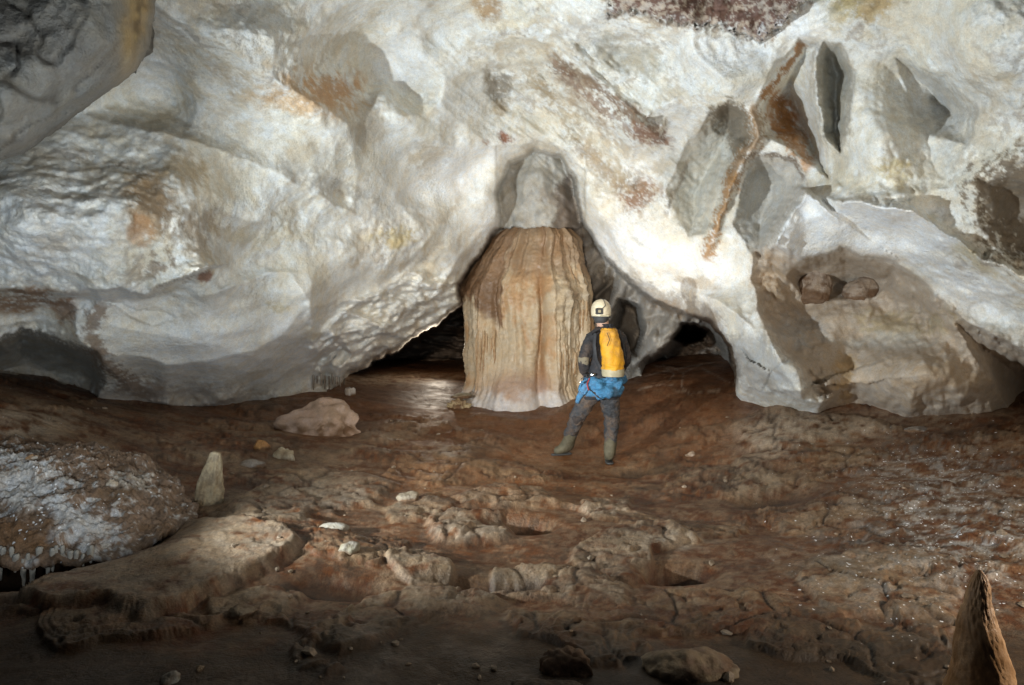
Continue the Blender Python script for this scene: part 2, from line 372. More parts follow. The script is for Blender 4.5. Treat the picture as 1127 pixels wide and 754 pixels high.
# back chamber and passages: set to their own distances
def chamber(poly, depth, w):
    global D
    m = sst(inside(wx2, wy2, poly)/w*.5+.5); D = D*(1-m)+depth*m
bx = (PX-590)
back = 10.15+.15*fbm(PX/40, PY/55, 3, 3)
dome_b = 9.55+.35*np.abs((PX-590)/42)**2.2+.12*fbm(PX/22, PY/30, 3, 3)-.12*gauss(PX, PY, 600, 190, 10, 60)
dm = sst((254+5*fbm(PX/14, PY*0, 2, 3)-PY)/4)*(PX < 645)
back = back*(1-dm)+dome_b*dm
back = np.where(PX > 640, 10.2-(PX-640)*.008+.45*ridged(PX/48+.5*PY/48, PY/70, 4, 3, .4), back)
chamber([(370,440),(345+25,432),(385,412),(402,401),(430,388),(458,368),(490,352),(506,340),(505,312),(530,277),(549,250),(548,207),(561,180),(588,164),(616,173),(631,195),(638,240),(654,270),(686,302),(715,332),(745,343),(780,352),(804,385),(812,420),(812,600),(370,600)], back, 3.5)
chamber([(370,600),(370,430),(390,412),(440,384),(490,352),(515,332),(520,430),(520,600)], 14.5+1.2*ridged(PX/60, PY/16, 7, 3), 6)
chamber([(712,402),(734,386),(752,368),(774,360),(790,372),(802,398),(802,440),(716,440)], 12.4+.5*ridged(PX/28, PY/16, 4, 3)-.012*(PY-350), 8)
chamber([(744,372),(750,361),(762,358),(774,364),(772,374),(758,377)], 17, 4)
chamber([(676,385),(684,330),(700,338),(708,360),(700,390)], 11.6, 5)
D = np.minimum(D, 20)
# wandering surface relief (in world space)
def PW(): return (PX-CX)/F*D, D, CZ-(PY-CY)/F*D
x, y, z = PW()
bw = np.maximum(sst((D-9.7)/.8), dm*(PX > 545)*(PY > 160)*(PX < 645))
st = .5+.5*sst((x+7)/3)
hm_ = sst(inside(wx, wy, [(840,280),(930,280),(1030,330),(1130,400),(1130,480),(880,470),(890,420),(840,350)])/20+.3)
D = D+.20*fbm(x*.75, y*.75, z*.75, 3, .4)*(1-.5*bw)*(1-.6*hm_)
D = D-.05*ridged(x*1.2+3, y*.9, z*1.2, 2, .4)*(1-bw)
x, y, z = PW()
f1, f2 = worley(x*1.25+.3*fbm(x, y, z, 2), y*1.0, z*1.35)
sc = (f1*f1)          # scallops: shallow cups with sharp rims
D = D-.08*sc*(1-bw)*(1-.85*hm_)
f1c, f2c = worley(x*.62+.25*fbm(x*.9, y*.9, z*.9, 2)+5.3, y*.45, z*.72+2.2)
D = D-(.72*f1c**2-.22)*(1-bw)*(1-.85*hm_)      # metre-wide dissolution hollows meeting in crests
# small steep scallops along the low left arch
msk = sst(inside(wx, wy, [(335,380),(380,330),(440,300),(512,290),(512,340),(480,356),(430,390),(380,412),(350,430)])/25+.3)
wq = .5*fbm(x*2.2, y*2.2, z*2.2, 3)
f1b, f2b = worley(x*2.3+wq, y*1.1+wq, z*4.6-wq)
D = D-.42*msk*f1b**2-.10*msk*ridged(x*3, y*2, z*6, 3)
# diagonal striations in the middle of the roof
mid = gauss(PX, PY, 640, 120, 130, 90, 35)
a1 = (PX*.78+PY*.63); b1 = (-PX*.63+PY*.78)
D = D-.07*mid*ridged(b1/16, a1/110, 2.2, 3, .6)
# crusty popcorn areas
crust = np.zeros_like(D)
for (cx, cy, rx, ry, s) in [(110,225,120,65,1),(190,290,50,35,1),(340,95,75,35,.8),(45,250,90,60,.9),(200,110,60,60,.5),(590,40,70,60,.7),(700,60,90,80,.6),(790,20,110,40,1),(1100,120,90,90,.6),(1080,300,70,60,.7),(300,250,60,30,.6),(700,205,40,30,.7),(940,20,70,40,.7),(440,265,40,25,.7),(640,110,90,70,.6),(250,30,100,50,.6),(1000,200,60,60,.35)]:
    crust = np.maximum(crust, s*gauss(wx, wy, cx, cy, rx, ry)**.7)
x, y, z = PW()
c1, c2 = worley(x*9, y*9, z*9)
D = D+crust*(.06*(c1-.5)+.028*fbm(x*7, y*7, z*7, 4, .6))
D = D-.012*ridged(x*6, y*6, z*6, 4, .6)*crust+.003*fbm(x*14, y*14, z*14, 3, .6)
# dark crust tongues hanging along the top edge
tp = [(655,-60),(668,20),(700,14),(745,30),(790,32),(835,46),(860,30),(900,-10),(900,-60)]
dt = inside(PX+6*fbm(PX/9, PY/14, 3, 4, .7), PY+6*fbm(PX/8, PY/12, 7, 4, .7), tp)
D = D-.32*sst(dt/4)
x, y, z = PW()

# colours of the rock
h = lambda *a: np.array(a, float)
white = h(.78, .77, .735); cream = h(.66, .60, .48); lg = h(.56, .54, .50); tn = h(.42, .33, .22); br = h(.20, .13, .08); og = h(.45, .22, .08); yl = h(.52, .42, .22); dg = h(.22, .20, .18); rd = h(.12, .05, .035)
N1 = fbm(x*.9, y*.9, z*.9, 5, .6); N2 = fbm(x*3.5, y*3.5, z*3.5, 5, .65); N3 = fbm(x*1.7+20, y*1.7, z*1.7, 4, .6); N4 = fbm(x*12, y*12, z*12, 4, .75); N5 = ridged(x*22, y*22, z*14, 3, .7)-.4
col = np.broadcast_to(white, D.shape+(3,)).copy()
col = lerp(col, lg, sst(.3+N1*1.1+N2*.3)*.6)
col = lerp(col, cream, sst(N3*1.6-.15+.5*N2)*.55)
col = lerp(col, tn, sst(N3*-1.7-.45+.9*N2)*.5)
col = lerp(col, h(.56,.44,.28), crust*sst(N3*.8+N2*1.6-.1+N4*.9)*.6)
col = lerp(col, cream, sst(N1*-1.3-.1+N4*.7+N5*.3)*.5)
col = lerp(col, br, crust*sst(N2*-2.2-.75+N4*.9)*.7)
def stain(cx, cy, rx, ry, c, s, ang=0, rag=.9):
    global col
    g = gauss(wx, wy, cx, cy, rx, ry, ang); col = lerp(col, c, sst((g-.30)*1.2+.08+N2*rag*.6+N4*rag*.7*g+N5*rag*.3*g)*s*sst(g*2.4))
def spoly(poly, c, s, w=6, rag=.5):
    global col
    d = inside(wx2, wy2, poly); col = lerp(col, c, sst(d/w*.5+.5+rag*N4)*s)
def streak(pts, wd, c, s, rag=.8):
    global col
    d, t, _ = line(wx2, wy2, pts); col = lerp(col, c, sst(1.2-d/wd+rag*N4)*s*sst(np.minimum(t, 1-t)/.08))
# bluish-white clean calcite
for a in [(60,240,100,50),(40,285,120,30),(170,85,30,30),(440,70,40,30),(110,330,60,20),(330,380,90,45),(230,380,80,50),(560,250,40,40),(690,270,60,28),(770,300,50,35),(980,240,90,22),(1060,310,80,30,35),(800,55,60,30),(860,30,50,20),(500,190,80,30,-30),(900,20,40,20)]:
    stain(*a[:4], h(.80, .80, .80), .8, a[4] if len(a) > 4 else 0, .6)
for a in [(345,100,60,26,h(.55,.36,.2),.8,5),(365,95,30,18,h(.5,.28,.14),.6),(255,80,36,14,tn,.6,20),(170,225,34,40,h(.30,.2,.11),.85),(155,260,14,18,og,.5),(205,185,30,25,tn,.7),(215,250,35,28,h(.33,.27,.21),.8),(60,270,30,16,tn,.4),
          (440,258,28,16,yl,.75),(360,200,60,12,h(.33,.3,.26),.6,25),(500,95,70,35,lg,.5),(550,95,14,24,h(.27,.23,.18),.8,-15),(553,118,10,10,tn,.8),(540,8,22,16,h(.36,.22,.1),.8,20),(565,18,22,20,cream,.7),
          (470,170,30,14,tn,.35),(400,175,40,18,cream,.5),(330,165,20,10,tn,.5),
          (640,105,60,16,h(.36,.27,.19),.7,50),(600,100,30,10,tn,.7,60),(660,100,60,7,br,.8,35),(700,135,45,6,br,.85,30),(690,65,60,25,h(.36,.34,.29),.6,20),(715,150,25,10,h(.24,.12,.07),.85,15),(702,212,22,20,h(.26,.14,.08),.9),(680,190,40,14,tn,.5,40),(655,180,50,10,h(.33,.27,.22),.6,45),
          (985,185,24,20,yl,.75),(930,200,40,14,cream,.7),(860,125,14,30,og,.9,-15),(875,155,14,12,og,.7),(745,190,20,40,h(.38,.36,.31),.5),(950,5,34,18,h(.42,.3,.14),.85),(925,15,24,20,yl,.6),(1050,270,70,10,yl,.5,35),(1040,180,30,30,lg,.6),
          (30,330,50,14,h(.27,.15,.08),.85),(70,340,20,14,h(.3,.18,.11),.8,40),(245,255,20,10,tn,.5),(303,338,10,8,yl,.6),(345,365,14,10,yl,.4),(300,258,60,10,cream,.7),(225,305,8,6,h(.2,.08,.05),.8),
          (555,150,12,7,h(.25,.1,.05),.95),(530,158,6,5,h(.3,.16,.08),.7),(495,365,16,8,h(.55,.28,.12),.85),(480,372,30,9,cream,.8,-25),(150,425,40,16,h(.3,.24,.2),.7,20),
          (760,300,40,12,cream,.3),(765,312,30,7,tn,.6,10)]:
    stain(*a)
# grey smooth hollows, with shade painted into two of them
spoly([(734,205),(750,165),(780,126),(803,107),(822,122),(832,150),(806,200),(788,250),(760,262),(735,232)], h(.52,.50,.44), .8)
spoly([(779,124),(803,107),(822,122),(830,150),(812,178),(800,150)], h(.20,.165,.12), .9)  # shadow at the top of the hollow, painted into the rock colour
spoly([(897,90),(899,55),(908,44),(926,47),(942,78),(938,135),(925,170),(906,150)], h(.44,.41,.35), .75)  # shaded side of the hollow, painted darker
spoly([(985,62),(1040,82),(1078,120),(1066,160),(1020,150),(1000,112)], h(.52,.50,.47), .6, 14)
spoly([(820,174),(850,168),(880,172),(892,205),(858,262),(835,290),(808,250)], h(.52,.49,.45), .75, 8)
spoly([(885,214),(950,224),(1005,232),(1060,268),(1000,290),(930,270),(886,285),(853,270)], h(.80,.80,.80), .9)
streak([(826,112),(836,150),(812,180),(803,205)], 9, h(.32,.19,.09), .8); streak([(808,185),(800,215),(790,245),(775,290)], 7, h(.40,.22,.09), .9)
streak([(884,44),(868,72),(846,98),(834,112)], 4.5, h(.38,.19,.07), .95); streak([(860,100),(866,150),(885,170),(895,190)], 9, og, .75)
streak([(812,175),(840,168),(875,175),(888,200)], 3, h(.16,.11,.07), .7); streak([(730,240),(745,205),(760,170)], 3, h(.2,.15,.11), .5)
streak([(600,60),(640,100),(690,140),(745,160)], 5, h(.22,.13,.09), .6, 1.4); streak([(640,90),(700,120),(730,150)], 6, h(.26,.17,.12), .5, 1.5); streak([(570,70),(620,120),(660,180),(700,215)], 7, tn, .5, 1.5)
# worn brown rock of the right-hand hollow
rp = [(852,272),(886,287),(930,272),(985,287),(1030,322),(1060,350),(1130,388),(1300,440),(1400,600),(860,600),(905,440),(870,400),(838,352),(826,310),(832,275)]
spoly(rp, h(.47,.37,.28), .85, 10, .15)
for a in [(985,355,60,16,h(.42,.34,.2),.6),(960,375,80,10,h(.48,.46,.42),.6),(905,340,50,12,h(.42,.33,.25),.6),(850,310,16,30,h(.42,.28,.15),.5),(1030,420,60,30,h(.45,.32,.2),.6),(930,415,14,30,h(.45,.29,.12),.6),(880,365,30,20,h(.40,.40,.40),.6)]: stain(*a)
spoly([(1062,200),(1100,178),(1200,170),(1200,300),(1110,285),(1078,250)], h(.22,.17,.12), .9, 8, 1.3)  # jagged shadow cast by the crust, painted onto the wall
spoly([(800,370),(830,365),(870,395),(885,425),(850,432),(808,415)], h(.36,.35,.34), .7)
spoly([(-100,362),(0,372),(22,360),(110,385),(118,420),(100,450),(-100,430)], h(.24,.22,.19), .85)  # shade inside the left recess, painted as dark grey
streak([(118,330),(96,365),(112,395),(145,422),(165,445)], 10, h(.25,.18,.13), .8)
spoly([(150,420),(300,435),(420,440),(420,600),(-100,600),(-100,440)], h(.30,.24,.2), .6, 10)
col = lerp(col, lerp(np.broadcast_to(h(.15,.085,.065), D.shape+(3,)), [.42,.35,.29], sst(N4*1.6+N2*.8+.15)), sst(dt/14+.35+N4*.8+N2*.5))
# back chamber
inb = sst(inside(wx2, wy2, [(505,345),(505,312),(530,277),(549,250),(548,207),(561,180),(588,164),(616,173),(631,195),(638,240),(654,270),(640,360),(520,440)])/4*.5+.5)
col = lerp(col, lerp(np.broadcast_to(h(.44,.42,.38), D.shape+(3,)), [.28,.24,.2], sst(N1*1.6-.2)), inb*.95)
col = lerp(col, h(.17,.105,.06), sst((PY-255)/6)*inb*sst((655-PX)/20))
spoly([(612,205),(628,190),(636,240),(640,262),(600,262),(610,240)], h(.17,.13,.10), .8, 4)
spoly([(640,262),(686,300),(733,322),(765,330),(792,345),(812,420),(650,420),(640,300)], h(.34,.31,.28), .8, 6)
stain(660,300,16,14,h(.40,.34,.26),.6); stain(735,340,34,9,h(.30,.22,.15),.7,20)
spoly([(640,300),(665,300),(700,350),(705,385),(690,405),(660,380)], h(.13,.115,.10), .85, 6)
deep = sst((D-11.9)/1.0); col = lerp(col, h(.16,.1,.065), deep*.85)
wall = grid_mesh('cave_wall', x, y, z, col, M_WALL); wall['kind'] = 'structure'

# ------------------------------------------------------------------ generic rock builders
def skin_noise(me, amp, sc, seed, rid=.0, crunch=0):
    co = coords(me).astype(float); me.update()
    n = np.empty(len(me.vertices)*3, np.float32); me.vertices.foreach_get('normal', n); n = n.reshape(-1, 3)
    a = amp*fbm(co[:, 0]*sc+seed, co[:, 1]*sc, co[:, 2]*sc, 5, .55)
    if rid: a = a+rid*ridged(co[:, 0]*sc*1.7+seed, co[:, 1]*sc*1.7, co[:, 2]*sc*1.7, 4, .5)
    if crunch:
        f1, f2 = worley(co[:, 0]*sc*3+seed, co[:, 1]*sc*3, co[:, 2]*sc*3); a = a+crunch*(.5-f1)
    co = co+n*a[:, None]; me.vertices.foreach_set('co', co.astype(np.float32).ravel()); me.update(); return co
def shade(me):
    me.polygons.foreach_set('use_smooth', np.ones(len(me.polygons), bool)); me.update()
def boulder(name, px, py, w, h_, depth, c1, c2, seed=0, sub=5, amp=.16, flat=.35, rot=0., facets=7, Y=None, sink=.6, tilt=0, crunch=0, pw=1.0, parent=None, z0=None):
    """a rock standing on the floor; px,py = pixel of its base middle, w = width m, h_ = height m"""
    if Y is None: X0, Y = F2(px, py)
    else: X0 = (px-CX)/F*Y
    rs = np.random.RandomState(seed)
    bm = bmesh.new(); bmesh.ops.create_icosphere(bm, subdivisions=sub, radius=1)
    me = bpy.data.meshes.new(name); bm.to_mesh(me); bm.free()
    co = coords(me).astype(float)
    for k in range(facets):      # planed-off faces give a broken-stone outline
        n = rs.normal(size=3); n /= np.linalg.norm(n); lim = rs.uniform(.6, .85)
        d = co@n; co = co-np.maximum(d-lim, 0)[:, None]*n*.88
    s = 1+amp*fbm(co[:, 0]*1.6+seed*3.1, co[:, 1]*1.6, co[:, 2]*1.6, 5, .5)+amp*.35*ridged(co[:, 0]*3+seed, co[:, 1]*3, co[:, 2]*3, 3)
    if crunch:
        f1, f2 = worley(co[:, 0]*3+seed, co[:, 1]*3, co[:, 2]*3); s = s+crunch*(.6-f1)
    co = co*s[:, None]
    co[:, 2] = np.where(co[:, 2] < 0, co[:, 2]*flat*2, co[:, 2])
    mx = np.abs(co).max(0); co = co/mx*np.array([w/2, depth/2, h_])
    if pw != 1: 
        t = np.clip(co[:, 2]/h_, 0, 1); k = 1-(1-pw)*t; co[:, 0] *= k; co[:, 1] *= k
    cz, sz = math.cos(rot), math.sin(rot)
    co[:, :2] = np.stack([co[:, 0]*cz-co[:, 1]*sz, co[:, 0]*sz+co[:, 1]*cz], -1)
    if tilt: co[:, 0] = co[:, 0]+co[:, 2]*math.tan(tilt)
    me.vertices.foreach_set('co', co.astype(np.float32).ravel())
    n = fbm(co[:, 0]*6+seed, co[:, 1]*6, co[:, 2]*9, 4, .6)
    cb_ = lerp(np.broadcast_to(np.array(c1, float), co.shape), c2, sst(.4+n*1.3))
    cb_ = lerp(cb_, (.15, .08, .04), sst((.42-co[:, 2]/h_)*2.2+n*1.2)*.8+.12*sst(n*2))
    vcol(me, cb_)
    me.materials.append(M_WALL); shade(me)
    o = bpy.data.objects.new(name, me); C.objects.link(o)
    zb = fz(X0, Y) if z0 is None else z0
    o.location = (X0, Y, zb-h_*sink*.3)
    if parent: o.parent = parent
    return o

TAN = (.30, .25, .19); CRM = (.50, .43, .32); GRY = (.25, .22, .19); BRN = (.16, .09, .05); PNK = (.46, .33, .26)
tag(boulder('boulder', 345, 474, 1.04, .44, .6, PNK, (.36,.26,.19), 3, amp=.2, facets=12, crunch=.06, rot=.1), 'low pale pinkish boulder lying at the foot of the left cave wall', 'boulder')
tag(boulder('stone', 313, 507, .22, .12, .14, CRM, (.42,.33,.22), 5, sub=4, crunch=.2), 'small cream stone with knobbly end beside the orange stone', 'stone', 'loose stones on the cave floor')
tag(boulder('stone', 287, 499, .18, .08, .12, (.5,.26,.1), (.3,.14,.06), 6, sub=4), 'small orange brown stone in front of the pinkish boulder', 'stone', 'loose stones on the cave floor')
tag(boulder('stone', 367, 586, .25, .055, .14, (.34,.30,.25), TAN, 7, sub=4, flat=.5, amp=.06, facets=2), 'smooth flat grey oval stone lying in brown mud', 'stone', 'loose stones on the cave floor')
tag(boulder('stone', 386, 613, .15, .05, .09, (.25,.21,.14), GRY, 8, sub=4, rot=.4), 'small dull stone just below the smooth flat oval stone', 'stone', 'loose stones on the cave floor')
tag(boulder('stone', 278, 515, .26, .06, .16, (.35,.30,.26), GRY, 9, sub=4, rot=.2), 'flat grey stone between the upright pointed rock and the orange stone', 'stone', 'loose stones on the cave floor')
tag(boulder('stone', 622, 738, .24, .11, .18, (.17,.10,.06), (.11,.07,.045), 10, sub=5, crunch=.1, amp=.2), 'layered brown stone near the bottom edge in the dark mud', 'stone', 'loose stones on the cave floor')
tag(boulder('boulder', 765, 736, .46, .12, .34, (.22,.16,.10), (.14,.09,.06), 12, amp=.15, crunch=.08), 'rounded dull brown boulder in the dark foreground mud', 'boulder')
tag(boulder('stone', 268, 672, .14, .04, .12, (.26,.2,.14), (.17,.12,.08), 13, sub=4), 'small brown stone below the edge of the large flat slab', 'stone', 'loose stones on the cave floor')
tag(boulder('stone', 188, 752, .09, .05, .08, (.3,.3,.28), GRY, 14, sub=4), 'little grey stone at the very bottom edge of the picture', 'stone', 'loose stones on the cave floor')
tag(boulder('stone', 143, 592, .03, .025, .03, CRM, TAN, 15, sub=3), 'tiny white pebble nearer the stalactite ledge', 'pebble', 'white pebbles on the slab')
tag(boulder('stone', 163, 588, .03, .025, .03, CRM, TAN, 16, sub=3), 'tiny white pebble on the large slab, farther from the ledge', 'pebble', 'white pebbles on the slab')
tag(boulder('stone', 450, 553, .20, .055, .12, (.27,.22,.16), TAN, 17, sub=4, rot=.5), 'pale wedge of stone sticking out of the brown mud', 'stone', 'loose stones on the cave floor')
tag(boulder('stone', 1012, 470, .35, .05, .2, (.26,.22,.2), GRY, 19, sub=4), 'low dark slab under the brown bulge of the right wall', 'stone', 'loose stones on the cave floor')
tag(boulder('stone', 385, 437, .16, .12, .14, (.55,.52,.5), GRY, 21, sub=4, Y=8.9), 'whitish stone at the tip of the scalloped arch', 'stone', 'loose stones on the cave floor')
tag(boulder('stone', 760, 503, .12, .05, .1, (.36,.26,.19), TAN, 22, sub=4), 'small tan stone on the brown floor right of the caver', 'stone', 'loose stones on the cave floor')
# heap of crumpled plates beside the column
heap = tag(boulder('rock_heap', 505, 439, .36, .17, .26, (.42,.33,.2), (.25,.17,.1), 23, amp=.25, crunch=.55, Y=9.1), 'knobbly yellowish rock lump at the left foot of the column', 'rock')
b = boulder('plate', 508, 424, .34, .05, .25, (.34,.3,.23), (.2,.16,.1), 24, sub=4, Y=9.15, tilt=.3); b.parent = heap; b.matrix_parent_inverse = Matrix.Translation(-heap.location); b.location.z = heap.location.z+.17; b.location.x += .02
# broken upright stalagmite stump

# ------------------------------------------------------------------ stalagmite in the right foreground
def lathe_rock(name, prof, seg, noise_a, noise_s, c1, c2, seed, wob=0., material=None, sides=0):
    ys = np.array(prof, float); n = 90
    t = np.linspace(0, 1, n); zz = np.interp(t, np.linspace(0, 1, len(ys)), ys[:, 0]); rr = np.interp(t, np.linspace(0, 1, len(ys)), ys[:, 1])
    th = np.linspace(0, 2*np.pi, seg, endpoint=True)
    T, Zz = np.meshgrid(th, zz); R = np.broadcast_to(rr[:, None], T.shape)
    X, Y = np.cos(T), np.sin(T)
    R = R*(1+noise_a*fbm(X*noise_s+seed, Y*noise_s, Zz*noise_s*4, 4))+.02*R*ridged(X*.5+seed, Y*.5, Zz*16, 3, .5)+.004*fbm(X*9+seed, Y*9, Zz*30, 3)
    if sides: R = R*(.9*np.cos(np.pi/sides)/np.cos(((T+.5*Zz) % (2*np.pi/sides))-np.pi/sides)+.12)
    R = np.array(R); R[-1] = 0.0005
    cx = wob*pn(Zz*4+seed, 0., 0.); 
    X, Y = X*R+cx, Y*R
    c = lerp(np.broadcast_to(np.array(c1, float), X.shape+(3,)), c2, sst(.45+1.3*fbm(X*20, Y*20, Zz*9, 4, .6)))
    return grid_mesh(name, X[:, ::-1], Y[:, ::-1], Zz[:, ::-1], c[:, ::-1], material or M_COL)
o = lathe_rock('stalagmite', [(-.25,.145),(0,.125),(.1,.10),(.2,.085),(.3,.066),(.36,.05),(.38,.042),(.43,.036),(.47,.026),(.495,.012),(.505,.001)], 96, .05, 1.0, (.54,.32,.17), (.38,.21,.10), 3, .02)
o.location = W(1078, 754, 2.45); o.location.z = W(1078, 627, 2.45).z-.505
tag(o, 'tall pointed brown stalagmite in the right foreground', 'stalagmite')

o = lathe_rock('broken_stalagmite', [(-.03,.10),(0,.105),(.08,.100),(.16,.09),(.24,.077),(.30,.065),(.36,.052),(.40,.04),(.415,.03),(.42,.005)], 64, .22, 1.6, (.40,.32,.21), (.26,.20,.13), 31, 0, M_WALL, 5)
X0, Y0 = F2(228, 552); o.location = (X0, Y0, fz(X0, Y0)); o.scale = (1.0, .75, .86); o.rotation_euler = (0, math.radians(9), .4)
tag(o, 'upright pale stone wedge standing on the slab, narrow blunt top', 'rock')
gb = bmesh.new(); rg = random.Random(9)
for k in range(260):
    Yg = 2.7+5.5*rg.random()**1.3; Xg = rg.uniform(-.72, .78)*Yg
    if fbm(np.array(Xg*1.3), np.array(Yg*1.3), 5., 2) < -.05: continue
    r_ = .006+.022*rg.random()**3; zg = fz(Xg, Yg)
    mt_ = Matrix.Translation((Xg, Yg, zg+r_*.25)) @ Matrix.Rotation(rg.uniform(0, 6), 4, 'Z') @ Matrix.Diagonal((r_*rg.uniform(1, 1.8), r_, r_*rg.uniform(.5, .9), 1))
    vs_ = bmesh.ops.create_icosphere(gb, subdivisions=1, radius=1, matrix=mt_)['verts']
    for v_ in vs_: v_.co += Vector((rg.uniform(-1, 1), rg.uniform(-1, 1), rg.uniform(-1, 1)))*r_*.25
gm = bpy.data.meshes.new('gravel'); gb.to_mesh(gm); gb.free(); vcol(gm, np.tile(np.array([[.27, .2, .14]]), (len(gm.vertices), 1))); gm.materials.append(M_FLOOR)
go = bpy.data.objects.new('gravel', gm); C.objects.link(go); go['kind'] = 'stuff'; go['label'] = 'fine loose stone chips strewn over the brown mud'; go['category'] = 'gravel'
# ------------------------------------------------------------------ near rock lobe in the top-left corner
lobe_poly = [(-420,-330),(-420,150),(-180,190),(-60,186),(0,176),(30,166),(75,132),(120,98),(150,76),(164,52),(170,0),(180,-120),(160,-330)]
bmu = np.arange(-470, 230, 2.6); bmv = np.concatenate([np.arange(-370, -20, 6), np.arange(-20, 215, 2.6)])
LX, LY = np.meshgrid(bmu, bmv)
d = inside(LX+3*fbm(LX/40, LY/40, 2, 3), LY+3*fbm(LX/40, LY/40, 4, 3), lobe_poly)
Dl = 2.25+.0012*(LX+100)-.0008*(LY-100)
bul = np.sqrt(np.clip(1-(1-np.clip(d, 0, 90)/90)**2, 0, 1))
Dl = Dl+.6*(1-bul)+.0
xx, yy_, zz = (LX-CX)/F*Dl, Dl, CZ-(LY-CY)/F*Dl
Dl = Dl+.05*fbm(xx*2, yy_*2, zz*2, 4)-.02*ridged(xx*6, yy_*6, zz*3, 4)
wig = 1-sst(np.abs(pn(xx*7+.7*fbm(xx*5, zz*5, 1, 2), yy_*5, zz*3.2))*9); wm = sst(1.2*fbm(xx*1.3, yy_, zz*1.3, 2)+.55)
Dl = Dl+.02*wig*wm
Dl = np.where(d < 0, Dl-d*.055, Dl)           # rolls away behind its own edge
keep = d > -42
xx, yy_, zz = (LX-CX)/F*Dl, Dl, CZ-(LY-CY)/F*Dl
# beyond the edge the outline stays put while the rock runs back into the roof
c = np.broadcast_to(h(.20,.185,.165), LX.shape+(3,)).copy()  # rock colour lowered to carry the shade on the lobe
c = lerp(c, h(.23,.22,.20), sst(.4+fbm(xx*3, yy_*3, zz*3, 4)*1.2)); c = lerp(c, h(.06,.05,.04), wig*wm*.6)
g = gauss(LX+5*fbm(LX/15, LY/25, 3, 3), LY, 150, 10, 13, 60, 8); c = lerp(c, h(.40,.27,.11), np.clip(g*1.4, 0, 1)*.9)
g = gauss(LX+5*fbm(LX/9, LY/15, 3, 3), LY, 152, 18, 5, 34, 4); c = lerp(c, h(.09,.055,.03), g*.8)
# project outside verts back onto the edge line so no paper edge shows
gy, gx_ = np.gradient(d, bmv, bmu); m = np.clip(-d, 0, None); sx_, sy_ = LX+gx_*m, LY+gy*m
xx, zz = (sx_-CX)/F*Dl, CZ-(sy_-CY)/F*Dl
nr, nc = LX.shape; idx = np.arange(nr*nc).reshape(nr, nc)
lobe = grid_mesh('hanging_rock', xx, yy_, zz, c, M_WALL)
bm = bmesh.new(); bm.from_mesh(lobe.data); bm.verts.ensure_lookup_table(); kf = keep.ravel()
bmesh.ops.delete(bm, geom=[vv for vv in bm.verts if not kf[vv.index]], context='VERTS'); bm.to_mesh(lobe.data); bm.free()
tag(lobe, 'big shaded grey rock lobe hanging in the top left corner', 'rock')

# ------------------------------------------------------------------ flowstone column
cr = [(-0.6,504,668),(0,506,662),(.10,510,657),(.22,515,652),(.45,518,651),(.8,516,652),(1.2,514,651),(1.6,513,649),(1.85,517,647),(2.05,527,643),(2.25,533,640),(2.42,542,637),(2.6,548,634),(2.8,565,615),(4.2,575,605)]
Yc = 10.0
nz, nt_ = 420, 620
zz = np.linspace(-.5, 4.0, nz)
zk = [a[0]*.93 + .30 for a in cr]; Lk = [(a[1]-CX)/F*9.6 for a in cr]; Rk = [(a[2]-CX)/F*9.6 for a in cr]
xl = np.interp(zz, zk, Lk); xr = np.interp(zz, zk, Rk)
ker = np.ones(13)/13; xl = np.convolve(np.pad(xl, 6, 'edge'), ker, 'valid'); xr = np.convolve(np.pad(xr, 6, 'edge'), ker, 'valid')
th = np.linspace(0, 2*np.pi, nt_)
T, Zc = np.meshgrid(th, zz)
rx = ((xr-xl)/2)[:, None]; cx = ((xr+xl)/2)[:, None]
ux, uy = -np.sin(T), -np.cos(T)       # T=0 faces the camera, ux>0 right after sign flip
ux = -ux
def sup(c, p): return np.sign(c)*np.abs(c)**p
ex, ey = sup(ux, .85), sup(uy, .85)
# flutes: long vertical folds, cut deeper low down
fl_ = fbm(ux*3.2, uy*3.2, Zc*.22, 3, .55)
fl2 = ridged(ux*10+.2*fbm(ux*2, uy*2, Zc*1.5, 2), uy*10, Zc*.30, 3, .55)
fl3 = ridged(ux*24, uy*24, Zc*.8, 2, .5)
band = sst((Zc-.35)/.25)*sst((1.75-Zc)/.5)
low_ = gauss(ux*1., Zc, -.62, 1.0, .22, .55)+gauss(ux, Zc, .42, 1.0, .16, .45)+gauss(ux, Zc, .93, 1.45, .12, .4)
dr = .10*fl_+.004*fl2*band+.011*fl3*band*np.clip(low_, 0, 1)*1.6+.04*fl2*np.clip(low_, 0, 1)*band+.05*fbm(ux*1.3, uy*1.3, Zc*1.3+4, 3)+.006*ridged(ux*3, uy*3, Zc*9, 2)
# two big masses divided by a groove, layered ledges upper right, broken lip
dr = dr-.10*np.exp(-((ux-.12+.05*np.sin(Zc*3))/.05)**2)*sst((2.2-Zc)/.6)*sst((uy+.1)*-5+.5)
lip = gauss(ux, Zc, .55, 1.85, .35, .28); dr = dr+lip*(.10+.03*ridged(ux*3+9, Zc*7, 2., 3))
dr = dr+.04*fbm(ux*2, uy*2, Zc*2.2, 4)*sst((Zc-1.5)/.3)
mound = gauss(ux, Zc, -.15, .48, .42, .26)*(uy < .2); dr = dr+.26*mound
dr = dr+.10*np.exp(-((Zc-.22)/.14)**2)+.012*fbm(ux*9, uy*9, Zc*9, 4, .6)
Xc = cx+(rx+dr)*ex; Yy = Yc+(rx*.85+dr)*ey
n1 = fbm(ux*1.8+3+.25*fbm(ux*2, uy*2, Zc*1.5, 3), uy*1.8, Zc*.9, 4, .5); n2 = fbm(ux*7, uy*7, Zc*2.2, 5, .65); n3 = fbm(ux*3, uy*3, Zc*2.6, 5, .6)
cc = np.broadcast_to(h(.52,.41,.28), T.shape+(3,)).copy()
cc = lerp(cc, h(.52,.44,.33), sst(n1*1.3+.15)*.6)
